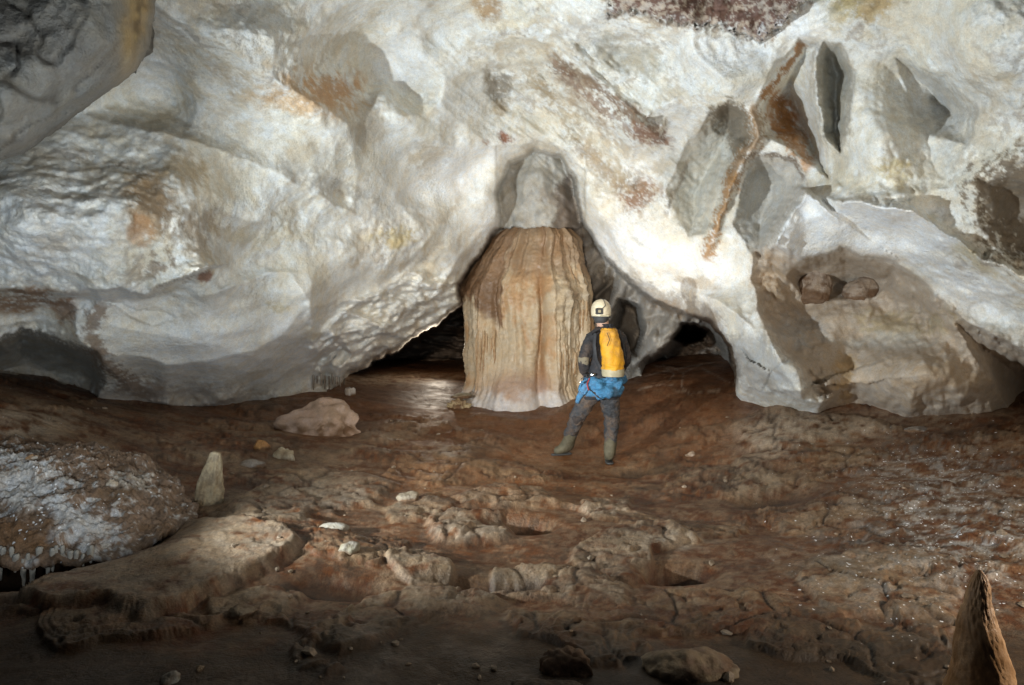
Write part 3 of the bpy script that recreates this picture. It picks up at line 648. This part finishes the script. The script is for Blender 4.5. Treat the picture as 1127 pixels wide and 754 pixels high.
cc = lerp(cc, h(.42,.22,.09), sst(n1*-1.8-.15+n2*.9)*.65)
cc = lerp(cc, h(.30,.15,.06), np.exp(-((ux-.13)/.055)**2)*.85*sst(.9+n2))
cc = lerp(cc, h(.36,.19,.07), np.exp(-((ux-.93)/.07)**2)*.75*sst((1.9-Zc)/.4)); cc = lerp(cc, h(.40,.22,.09), np.exp(-((ux+.72)/.08)**2)*.5*sst((1.3-Zc)/.4))
cc = lerp(cc, h(.18,.10,.055), sst((Zc-1.45+.55*(ux+.6)+.2*n3)*4)*sst((-.35-ux+.15*n3)*8)*.9)      # darker brown towards the upper left
cc = lerp(cc, h(.27,.17,.10), sst((Zc-1.95+.2*n3)*3)*.75)
cc = lerp(cc, h(.27,.20,.13), lip*.9*sst(.5+n3*1.4))
cc = lerp(cc, h(.40,.27,.21), np.clip(mound*1.4, 0, 1)*.8); cc = lerp(cc, h(.60,.57,.56), sst((.55-Zc+.14*n3)*6)*sst((.55-ux)*3)*.85)
cc = lerp(cc, h(.38,.2,.1), sst((.42-Zc)*5)*sst((ux-.4)*4)*.5)
cc = lerp(cc, h(.34,.33,.30), sst((Zc-2.95+.1*n3)*12))
column = grid_mesh('flowstone_column', Xc, Yy, Zc, cc, M_COL)
tag(column, 'massive fluted tan and orange flowstone column joining floor and roof', 'column')
# fringes of thin stalactites that hang on the column
def spike(parent, x, y, z, ln, r, c1, c2, seed, name='stalactite'):
    o = lathe_rock(name, [(0, r*.6), (-ln*.1, r), (-ln*.4, r*.85), (-ln*.75, r*.6), (-ln*.95, r*.4), (-ln, r*.1)], 14, .15, 2, c1, c2, seed, r*.6)
    o.data.flip_normals()
    o.parent = parent; o.location = (x, y, z); return o
rs = random.Random(4)
def col_y(px, zc):       # front face of the column near this pixel column
    i = np.argmin(np.abs(zz-zc)); X = (px-CX)/F*9.3
    front = Yy[i] < Yc; k = np.argmin(np.where(front, np.abs(Xc[i]-X), 9)); return Xc[i, k], Yy[i, k]
for px, zt, n, sp, ln in [(524,1.25,6,4.0,.60),(616,1.05,5,4.5,.35),(640,1.72,4,3.5,.45)]:
    for k in range(n):
        X, Yq = col_y(px+k*sp, zt-.2); l = ln*rs.uniform(.7, 1.15)
        spike(column, X, Yq+.005, zt+rs.uniform(-.05, .1), l, rs.uniform(.016, .026), (.46,.32,.19), (.34,.2,.1), k)

# ------------------------------------------------------------------ ledge with a stalactite fringe (left foreground)
def ledge():
    nu, nv = 560, 260
    a = np.linspace(0, 2*np.pi, nu); t = np.linspace(0, 1, nv)
    A, Tt = np.meshgrid(a, t)
    # top dome (t<.7) then undercut
    r = np.where(Tt < .7, Tt/.7, 1-(Tt-.7)/.3*.75)
    zt = np.where(Tt < .7, .21*(1-(np.clip(Tt/.7, 0, 1))**2.1), -.04-.20*sst((Tt-.7)/.3))
    ca, sa = np.cos(A), np.sin(A)
    out = 1+.10*fbm(ca*1.5, sa*1.5, 2., 4)+.02*fbm(ca*8, sa*8, 2., 3)
    X = -3.10+.98*r*out*ca-.25*r*sa; Y = 4.45+.75*r*out*sa
    zb = .36
    Z = zb+zt+(Y-4.6)*.14-(X+3.1)*.14+.06*fbm(X*2, Y*2, 0., 4)+.03*ridged(X*5, Y*5, 1., 4)*np.clip(1.2-r, .3, 1)
    w1, w2 = worley(X*14, Y*14, Z*14); Z = Z-.018*w1*(Tt < .72)+.025*fbm(X*9, Y*9, Z*9, 4, .7)*(Tt < .72)
    nn = fbm(X*4, Y*4, Z*4, 5, .65); n2 = fbm(X*14, Y*14, Z*14, 4, .7)
    px = CX+X/Y*F; py = CY-(Z-CZ)/Y*F
    c = np.broadcast_to(h(.24,.16,.11), X.shape+(3,)).copy()
    c = lerp(c, h(.70,.68,.68), sst(gauss(px, py, 20, 535, 75, 40, 20)*1.8-.45+n2*1.2)*.92)
    c = lerp(c, h(.62,.60,.60), sst(gauss(px, py, 85, 575, 60, 25, 25)*1.9-.45+n2*1.2)*.92)
    c = lerp(c, h(.55,.51,.47), sst(gauss(px, py, 145, 530, 24, 14)*1.5-.35+n2*.8)*.8)
    c = lerp(c, h(.22,.12,.06), sst(gauss(px, py, 20, 590, 45, 28)*1.6-.3+nn*.6)*.85)
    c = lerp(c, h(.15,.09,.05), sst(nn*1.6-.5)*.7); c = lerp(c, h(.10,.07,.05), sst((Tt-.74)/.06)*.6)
    return grid_mesh('flowstone_ledge', X, Y, Z, c, M_FLOOR, np.clip(gauss(px, py, 40, 550, 90, 50)*.5, 0, 1)), X, Y, Z
led, lx, ly, lz = ledge()
tag(led, 'white crusted rock ledge with a fringe of short stalactites in the left foreground', 'ledge')
for k in range(60):
    f = (k+rs.uniform(-.35,.35))/59; ang = math.radians(196+f*104)
    j = int(ang/(2*math.pi)*559); i = int(.7*260)-rs.choice([0, 1, 3, 5])
    X, Y, Zq = lx[i, j], ly[i, j], lz[i, j]
    big = math.exp(-((f-.60)/.22)**2)
    wht = (.40,.37,.33) if f > .42+rs.uniform(-.06,.06) else (.26,.15,.08)
    r_ = rs.uniform(.008, .019); ln_ = rs.uniform(.04,.14)*(.5+.8*big)+.05
    spike(led, X-.018*math.cos(ang), Y-.018*math.sin(ang), Zq+.05, ln_, r_, wht, tuple(v_*.5 for v_ in wht), k)
for (px, py, w, hh, c1, lab) in [(36,505,.10,.06,(.6,.36,.2),'orange and white calcite knob on top of the stalactite ledge'),(124,531,.09,.05,(.62,.52,.42),'pale calcite knob on the right slope of the ledge')]:
    # find the ledge point that projects nearest this pixel
    e = (CX+lx/ly*F-px)**2+(CY-(lz-CZ)/ly*F-py-3)**2+ (np.arange(260)[:, None] > 170)*1e6; q = np.unravel_index(np.argmin(e), e.shape)
    o = boulder('calcite_knob', px, py, w, hh, w*.8, c1, (.6,.56,.5), int(px), sub=4, Y=float(ly[q]), z0=float(lz[q]), crunch=.3)
    tag(o, lab, 'stone')
for (px, py, w_, h_2, lab, sd) in [(897,322,.44,.34,'rounded brown rock wedged in the left of the hollow in the right wall',51),(953,326,.56,.24,'long low brown rock lying in the right of the hollow under the white fold',52)]:
    Yw = float(D[np.argmin(np.abs(v-(py-14))), np.argmin(np.abs(u-px))])-.10
    o = boulder('wedged_rock', px, py, w_, h_2, .4, (.38,.29,.22), (.26,.19,.14), sd, amp=.1, facets=4, Y=Yw, z0=W(px, py, Yw).z, sink=0)
    tag(o, lab, 'rock')
# small stalactite teeth in the dark niche of the left wall
def wall_at(px, py): return float(np.interp(0, [0], [0])+D[np.argmin(np.abs(v-py)), np.argmin(np.abs(u-px))])
niche = bpy.data.objects.new('stalactite_fringe', None); C.objects.link(niche)
nl = W(358, 415, wall_at(358, 410)-.1); niche.location = nl
tag(niche, 'row of small grey stalactites in the dark niche of the left wall', 'stalactites')
for k in range(9):
    px = 345+k*4.2; Yq = wall_at(px, 418)-.06; p = W(px, 413+rs.uniform(-2, 2), Yq)-nl
    spike(niche, p.x, p.y, p.z, rs.uniform(.12,.22), .018, (.28,.25,.22), (.18,.14,.11), k)

# ------------------------------------------------------------------ caver
DG = bpy.context.evaluated_depsgraph_get
def skin(name, verts, edges, radii, m, sub=2, root=0, noise=None, parent=None):
    me = bpy.data.meshes.new(name+'_raw'); me.from_pydata([tuple(v_) for v_ in verts], edges, []); me.update()
    o = bpy.data.objects.new(name+'_raw', me); C.objects.link(o)
    sk = o.modifiers.new('s', 'SKIN'); sk.use_smooth_shade = True; sk.branch_smoothing = .6
    for i, r in enumerate(radii):
        s = me.skin_vertices[0].data[i]; s.radius = r if isinstance(r, tuple) else (r, r); s.use_root = (i == root)
    ss = o.modifiers.new('u', 'SUBSURF'); ss.levels = sub; ss.render_levels = sub
    dg = DG(); dg.update(); nm = bpy.data.meshes.new_from_object(o.evaluated_get(dg)); nm.name = name
    bpy.data.objects.remove(o); bpy.data.meshes.remove(me)
    q = bpy.data.objects.new(name, nm); C.objects.link(q); nm.materials.clear(); nm.materials.append(m)
    if noise: skin_noise(nm, noise[0], noise[1], 3.3, noise[2] if len(noise) > 2 else 0)
    shade(nm)
    if parent: q.parent = parent; q.matrix_parent_inverse = parent.matrix_world.inverted()
    return q
def chain(n, off=0): return [(off+i, off+i+1) for i in range(n-1)]
SK = mat('skin_tone', (.42, .26, .19), .55, mottled=.08)
JK = mat('jacket_fabric', (.030, .030, .034), .85, bump=((14, .03), (40, .012)), mottled=.3, mud=.35)
TR = mat('trouser_fabric', (.055, .057, .062), .85, bump=((13, .035), (36, .014)), mottled=.4, mud=.7)
PAD = mat('muddy_pad', (.20, .17, .12), .9, bump=((60, .003),), mottled=.3)
BT = mat('muddy_boots', (.11, .095, .06), .75, bump=((30, .008),), mottled=.4)
YB = mat('yellow_pvc', (.58, .28, .015), .6, bump=((9, .02), (25, .006)), mottled=.12, spec=.3, mud=.5)
GB = mat('grey_pvc', (.36, .31, .20), .6, bump=((20, .006),), mottled=.25)
BK = mat('black_webbing', (.02, .02, .022), .7, mottled=.1)
BL = mat('blue_fabric', (.06, .22, .40), .75, bump=((12, .04), (30, .015)), mottled=.35, mud=.4)
HL = mat('helmet_shell', (.62, .54, .38), .4, bump=((40, .0015),), mottled=.18, spec=.5, mud=.35)
HD = mat('helmet_dark', (.05, .05, .05), .5, mottled=.1)
MT = mat('metal_gear', (.45, .45, .46), .3, metallic=1, mottled=0)
Yp = 6.98
caver = bpy.data.objects.new('person', None); C.objects.link(caver); caver.location = W(655, 511, Yp)
bpy.context.view_layer.update()
tag(caver, 'person in dark clothes and white helmet seen from behind, legs apart, yellow bag', 'person')
# joints
pelv = W(660, 426, Yp); belly = W(662, 408, Yp); chest = W(664, 386, Yp+.0); upch = W(666, 371, Yp+.03); neck = W(664, 361, Yp+.05); skull = W(662, 348, Yp+.08); crown_ = W(661, 338, Yp+.08)
lsh = W(650.5, 371, Yp-.01); lel = W(642.5, 397, Yp-.06); lwr = W(643, 414, Yp+.12)
rsh = W(683, 371, Yp+.04); rel = W(689, 396, Yp+.12); rwr = W(682, 408, Yp+.34)
lhp = W(651, 431, Yp); lkn = W(635, 459, Yp+.05); lan = W(624, 487, Yp+.26); lto = W(613, 497, Yp+.22)
rhp = W(669, 431, Yp); rkn = W(674, 462, Yp+.06); ran = W(671, 500, Yp-.04); rto = W(669, 508, Yp+.14)
gl = fz(lan.x, lan.y); gr = fz(ran.x, ran.y); lan.z = gl+.10; ran.z = gr+.10; lto.z = fz(lto.x, lto.y)+.04; rto.z = fz(rto.x, rto.y)+.04
# body: one continuous skin figure, hands with fingers
V = [pelv, belly, chest, upch, neck, skull, crown_, lsh, lel, lwr, rsh, rel, rwr, lhp, lkn, lan, lto, rhp, rkn, ran, rto]
R = [(.12,.10),(.12,.09),(.135,.10),(.13,.09),.055,(.075,.085),(.07,.085),.055,.042,.028,.055,.042,.028,.085,.058,.042,.03,.085,.058,.042,.03]
E = [(0,1),(1,2),(2,3),(3,4),(4,5),(5,6),(3,7),(7,8),(8,9),(3,10),(10,11),(11,12),(0,13),(13,14),(14,15),(15,16),(0,17),(17,18),(18,19),(19,20)]
def hand(wi, wr, dirv, side):
    dirv = dirv.normalized(); up_ = Vector((0, 0, 1)); lat = dirv.cross(up_).normalized()
    pm = wr+dirv*.055; V.append(pm); R.append((.036, .02)); E.append((wi, len(V)-1)); pi_ = len(V)-1
    for k, (o_, ln) in enumerate([(-.027,.06),(-.009,.072),(.009,.067),(.027,.05)]):
        a = pm+lat*o_+dirv*.04; b_ = a+dirv*ln*.5-up_*.012; c_ = b_+dirv*ln*.3-up_*.03
        i0 = len(V); V.extend([a, b_, c_]); R.extend([.010,.009,.007]); E.extend([(pi_, i0), (i0, i0+1), (i0+1, i0+2)])
    a = wr+dirv*.03+lat*.035*side+up_*.005; b_ = a+dirv*.03+lat*.012*side-up_*.01; i0 = len(V)
    V.extend([a, b_]); R.extend([.011,.009]); E.extend([(pi_, i0), (i0, i0+1)])
hand(9, lwr, Vector((.35, .8, -.35)), 1); hand(12, rwr, Vector((-.6, .6, -.1)), -1)
skin('body', V, E, R, SK, 2, 0, parent=caver)
# clothes
mid1 = lsh.lerp(lel, .5); mid2 = rsh.lerp(rel, .5)
J = [W(660, 419, Yp), W(662, 405, Yp), chest, upch, W(664, 357, Yp+.05), lsh, mid1, lel, lel.lerp(lwr, .85), rsh, mid2, rel, rel.lerp(rwr, .85)]
JR = [(.165,.13),(.16,.125),(.178,.135),(.17,.12),.068,.082,.068,.060,.046,.082,.068,.060,.046]
jk = skin('jacket', J, [(0,1),(1,2),(2,3),(3,4),(3,5),(5,6),(6,7),(7,8),(3,9),(9,10),(10,11),(11,12)], JR, JK, 3, 0, (.012, 9, .006), caver)
def seg(a, b, n): return [a.lerp(b, i/n) for i in range(n+1)]
Tv = [pelv, lhp, lhp.lerp(lkn, .5), lkn, lkn.lerp(lan, .45), lkn.lerp(lan, .8), rhp, rhp.lerp(rkn, .5), rkn, rkn.lerp(ran, .45), rkn.lerp(ran, .8)]
Tv[0] = W(660, 420, Yp)
skin('trousers', Tv, [(0,1),(1,2),(2,3),(3,4),(4,5),(0,6),(6,7),(7,8),(8,9),(9,10)],
     [(.15,.125),.108,.096,.074,.070,.058,.108,.096,.074,.070,.058], TR, 3, 0, (.014, 10, .008), caver)
for kn, an, wth in ((lkn, lan, 1), (rkn, ran, 1)):      # neoprene knee pads, a darker sleeve with two straps
    d_ = (an-kn)
    skin('knee_pad', [kn-d_*.16, kn, kn+d_*.18], chain(3), [.088, .084, .078], JK, 2, 0, (.004, 20), caver)
for an, to, yaw in ((lan, lto, 0), (ran, rto, 0)):
    dirf = (to-an); dirf.z = 0; dirf.normalize(); base = fz(an.x, an.y)
    kk = lkn if an is lan else rkn
    vs = [an.lerp(kk, .62), an.lerp(kk, .3), an+Vector((0, 0, -.02)), an+dirf*.08+Vector((0, 0, -.045)), an+dirf*.16+Vector((0, 0, -.058))]
    vs.append(an-dirf*.045+Vector((0, 0, -.045)))
    skin('boot', vs, [(0,1),(1,2),(2,3),(3,4),(2,5)], [.084,.078,.066,(.062,.056),(.052,.044),.054], BT, 2, 0, (.004, 20), caver)
    sole = skin('sole', [an-dirf*.06+Vector((0,0,-.088)), an+dirf*.05+Vector((0,0,-.09)), an+dirf*.19+Vector((0,0,-.088))], chain(3), [(.045,.014),(.048,.014),(.036,.013)], HD, 1, 0, None, caver)
skin('elbow_pad', [lel+Vector((0,0,.075)), lel, lel.lerp(lwr, .3)], chain(3), [.064,.069,.060], PAD, 2, 0, (.004, 20), caver)
# yellow cylindrical bag
def ring_body(name, cs, m, parent, seg_=48, nz_=40, nfun=None, caps=True):
    """lofted closed tube through centres cs=[(Vector, rx, ry)]"""
    t = np.linspace(0, len(cs)-1, nz_); bm = bmesh.new(); rings = []
    for q in t:
        i = min(int(q), len(cs)-2); f = q-i; f = f if i in (0, len(cs)-2) else f
        c0 = cs[i][0].lerp(cs[i+1][0], f); rx_ = cs[i][1]*(1-f)+cs[i+1][1]*f; ry_ = cs[i][2]*(1-f)+cs[i+1][2]*f
        rg = []
        for k in range(seg_):
            a_ = 2*math.pi*k/seg_; kx, ky = math.cos(a_), math.sin(a_); s = 1+(nfun(a_, q/(len(cs)-1)) if nfun else 0)
            rg.append(bm.verts.new((c0.x+rx_*kx*s, c0.y+ry_*ky*s, c0.z)))
        rings.append(rg)
    for a_, b_ in zip(rings, rings[1:]):
        for k in range(seg_): bm.faces.new((a_[k], a_[(k+1)%seg_], b_[(k+1)%seg_], b_[k]))
    if caps: bm.faces.new(rings[0][::-1]); bm.faces.new(rings[-1])
    bmesh.ops.recalc_face_normals(bm, faces=bm.faces)
    me = bpy.data.meshes.new(name); bm.to_mesh(me); bm.free(); me.materials.append(m); shade(me)
    o = bpy.data.objects.new(name, me); C.objects.link(o)
    if parent: o.parent = parent; o.matrix_parent_inverse = parent.matrix_world.inverted()
    return o
bagY = Yp-.27
bag = bpy.data.objects.new('backpack', None); C.objects.link(bag); bag.location = W(674, 412, bagY)
bpy.context.view_layer.update()
bag.parent = caver; bag.matrix_parent_inverse = caver.matrix_world.inverted()
k_ = (Yp-.27)/F
def bw_(px): return px*k_*.92
wr = lambda a_, t_: .05*math.sin(3*a_+7*t_)+.03*math.sin(7*a_-13*t_)+.03*math.sin(13*t_*3+2*a_)
ring_body('bag_body', [(W(674.6,407,bagY), bw_(13.2), .12), (W(674.3,400,bagY), bw_(13.3), .12), (W(672.5,385,bagY), bw_(12.8), .12), (W(671,372,bagY), bw_(11.5), .112), (W(670.5,364,bagY), bw_(10), .095), (W(670,361,bagY), bw_(8), .07)], YB, bag, nfun=wr)
ring_body('bag_base', [(W(674.8,414.5,bagY), bw_(11), .10), (W(674.8,414,bagY), bw_(13), .118), (W(674.7,410,bagY), bw_(13.6), .123), (W(674.6,406.2,bagY), bw_(13.5), .122)], GB, bag)
ring_body('bag_collar', [(W(670,361.5,bagY), bw_(7.8), .07), (W(669.5,359,bagY), bw_(5), .045), (W(669,356.5,bagY), bw_(6.5), .06)], BK, bag, nfun=lambda a_, t_: .16*math.sin(9*a_))
for s_, pts in ((1, [W(655,366,Yp-.15), W(654,380,Yp-.17), W(656,396,Yp-.17), W(662,408,Yp-.18)]), (2, [W(681,362,Yp-.1), W(686,376,Yp-.12), W(688,392,Yp-.12), W(685,408,Yp-.14)]), (3, [W(668,362,Yp-.25), W(659,363,Yp-.17), W(654,366,Yp-.12), W(652,371,Yp+.0)])):
    skin('shoulder_strap', pts, chain(4), [(.022,.007)]*4, BK, 2, 0, None, bag)
skin('drawcord', [W(668,366,bagY-.115), W(671,374,bagY-.13), W(668,381,bagY-.135)], chain(3), [.004]*3, BK, 1, 0, None, bag)
# helmet
hc = W(661.5, 341.5, Yp+.06)
hm = bpy.data.objects.new('helmet', None); C.objects.link(hm); hm.location = hc; bpy.context.view_layer.update()
hm.parent = caver; hm.matrix_parent_inverse = caver.matrix_world.inverted()
def hn(a_, t_): return .008*math.sin(8*a_)
ring_body('helmet_shell', [(hc+Vector((0,0,-.072)), .094, .118), (hc+Vector((0,0,-.05)), .104, .128), (hc+Vector((0,0,0)), .106, .13), (hc+Vector((0,0,.05)), .098, .12), (hc+Vector((0,0,.085)), .078, .095), (hc+Vector((0,0,.108)), .048, .06), (hc+Vector((0,0,.118)), .012, .014)], HL, hm, nfun=hn)
ring_body('helmet_rim', [(hc+Vector((0,0,-.080)), .098, .122), (hc+Vector((0,0,-.073)), .103, .127), (hc+Vector((0,0,-.064)), .102, .126)], HD, hm)
ring_body('head_cradle', [(hc+Vector((0,0,-.135)), .060, .062), (hc+Vector((0,0,-.11)), .074, .085), (hc+Vector((0,0,-.07)), .084, .10)], HD, hm)
def box(name, c0, sx, sy, sz, m, parent, rz=0, bev=.006):
    bm = bmesh.new(); bmesh.ops.create_cube(bm, size=1); bmesh.ops.scale(bm, vec=(sx, sy, sz), verts=bm.verts)
    bmesh.ops.bevel(bm, geom=bm.edges[:], offset=min(bev, min(sx, sy, sz)*.3), segments=2, affect='EDGES')
    bmesh.ops.rotate(bm, cent=(0,0,0), matrix=Matrix.Rotation(rz, 3, 'Z'), verts=bm.verts)
    me = bpy.data.meshes.new(name); bm.to_mesh(me); bm.free(); me.materials.append(m)
    o = bpy.data.objects.new(name, me); C.objects.link(o); o.location = c0
    bpy.context.view_layer.update()
    if parent: o.parent = parent; o.matrix_parent_inverse = parent.matrix_world.inverted()
    return o
lb = box('battery_box', hc+Vector((-.035,-.128,-.012)), .075, .04, .065, HD, hm, .25)
box('lamp_clip', hc+Vector((-.035,-.152,-.012)), .03, .012, .03, GB, hm, .25, .003)
box('rear_label', hc+Vector((.02,-.128,-.058)), .09, .012, .016, GB, hm, -.1, .003)
skin('lamp_cable', [hc+Vector((-.01,-.14,.01)), hc+Vector((.03,-.13,.05)), hc+Vector((.02,-.07,.105)), hc+Vector((0,.02,.125))], chain(4), [.004]*4, HD, 1, 0, None, hm)
# blue overall top tied round the hips
bb = W(664, 423, Yp)
def blue(a_, t_): return .10*math.sin(5*a_+9*t_)+.05*math.sin(11*a_-6*t_)+.08*math.sin(2*a_)
o = ring_body('tied_blue_jacket', [(W(666,436,Yp), .12, .12), (W(665,433,Yp), .17, .165), (W(664,427,Yp), .195, .19), (W(665,420,Yp), .20, .19), (W(667,415,Yp), .175, .155), (W(667,412.5,Yp), .14, .12)], BL, caver, nfun=blue)
skin_noise(o.data, .03, 7, 2, .012)
skin('tied_sleeve', [W(648,422,Yp-.14), W(641,430,Yp-.1), W(637,438,Yp-.06), W(635,444,Yp-.04)], chain(4), [.035,.04,.034,.02], BL, 2, 0, (.01, 14), caver)
o['label'] = 'bright blue jacket tied round the hips'
# harness and gear
hs = bpy.data.objects.new('harness', None); C.objects.link(hs); hs.location = W(650, 424, Yp); bpy.context.view_layer.update(); hs.parent = caver; hs.matrix_parent_inverse = caver.matrix_world.inverted()
ring_body('waist_belt', [(W(661,415,Yp), .178, .15), (W(661,411.5,Yp), .180, .152)], BK, hs)
ring_body('waist_buckle', [(W(653,414,Yp-.15), .035, .02), (W(653,411,Yp-.15), .035, .02)], MT, hs, seg_=16, nz_=4)
for px, c in ((669, rhp), (652, lhp)):
    ring_body('leg_loop', [(c+Vector((0,0,-.075)), .116, .116), (c+Vector((0,0,-.045)), .122, .122)], BK, hs)
def carab(px, py, Y, m, name):
    n = 20; a = [W(px, py, Y)+Vector((.022*math.cos(t*2*math.pi/n), .012*math.cos(t*2*math.pi/n), .045*math.sin(t*2*math.pi/n))) for t in range(n)]
    return skin(name, a, [(i, (i+1) % n) for i in range(n)], [.0055]*n, m, 1, 0, None, hs)
for q, (px, py) in enumerate([(644,417),(641,421),(646,425),(650,422),(639,428)]): carab(px, py, Yp-.13+.01*q, MT if q % 2 else HD, 'carabiner')
skin('blue_lanyard', [W(647,417,Yp-.13), W(640,421,Yp-.15), W(637,430,Yp-.1), W(643,434,Yp-.14), W(648,426,Yp-.15)], chain(5), [.011]*5, BL, 2, 0, None, hs)
skin('red_lanyard', [W(649,416,Yp-.15), W(646,423,Yp-.17), W(648,430,Yp-.16)], chain(3), [.007]*3, mat('red_cord', (.3,.04,.03), .7), 1, 0, None, hs)

# ------------------------------------------------------------------ lights (flash heads and lamps of the caving party)
def lamp(kind, name, loc, target, power, color, size, spot=None, blend=.6):
    l = bpy.data.lights.new(name, kind); l.energy = power; l.color = color
    if kind == 'SPOT': l.spot_size = math.radians(spot); l.spot_blend = blend; l.shadow_soft_size = size
    elif kind == 'AREA': l.shape = 'DISK'; l.size = size
    else: l.shadow_soft_size = size
    o = bpy.data.objects.new(name, l); C.objects.link(o); o.location = loc
    o.rotation_euler = (Vector(target)-Vector(loc)).to_track_quat('-Z', 'Y').to_euler(); return o
LS = 1.0
lamp('SPOT', 'flash_key', (-2.55, 2.95, .85), (3.0, 7.1, 3.2), 1550*LS, (.84, .94, 1), .05, 106, .95)
lamp('SPOT', 'flash_low', (-.1, .9, .4), (-.9, 7, 5.4), 330*LS, (.84, .94, 1), .08, 104, .8)
lamp('SPOT', 'flash_left', (-1.5, 1.7, .75), (-3.3, 5.2, 1.7), 190*LS, (.80, .92, 1), .05, 70, 1)
lamp('SPOT', 'flash_right', (3.4, 2.1, 1.0), (1.8, 4.4, .7), 200*LS, (1, .90, .76), .05, 140, .8)
lamp('SPOT', 'flash_camera', (-.5, .3, 2.3), (.2, 8, 1.2), 980*LS, (1, .84, .66), .12, 46, 1)
lamp('SPOT', 'flash_behind_caver', (1.3, 8.05, .95), (1.6, 8.0, 3.0), 65*LS, (1, .98, .95), .06, 140, .9)
lamp('SPOT', 'flash_left_passage', (-1.3, 12.0, 1.0), (-1.9, 9.4, 1.7), 35*LS, (1, .87, .7), .05, 140, .8)
w = bpy.data.worlds.new('World'); bpy.context.scene.world = w; w.use_nodes = True
w.node_tree.nodes['Background'].inputs[0].default_value = (.75, .85, 1, 1); w.node_tree.nodes['Background'].inputs[1].default_value = .012

# ------------------------------------------------------------------ camera
cd = bpy.data.cameras.new('camera'); cam = bpy.data.objects.new('camera', cd); C.objects.link(cam)
cam.location = (0, 0, CZ); cam.rotation_euler = (math.radians(90), 0, 0)
cd.sensor_width = 36; cd.lens = 36*F/1127; cd.shift_y = -(377-CY)/1127; cd.clip_end = 200; cd.clip_start = .05
sc_ = bpy.context.scene; sc_.camera = cam
sc_.render.engine = 'CYCLES'
sc_.view_settings.view_transform = 'Standard'; sc_.view_settings.look = 'None'; sc_.view_settings.exposure = .12; sc_.view_settings.gamma = 1
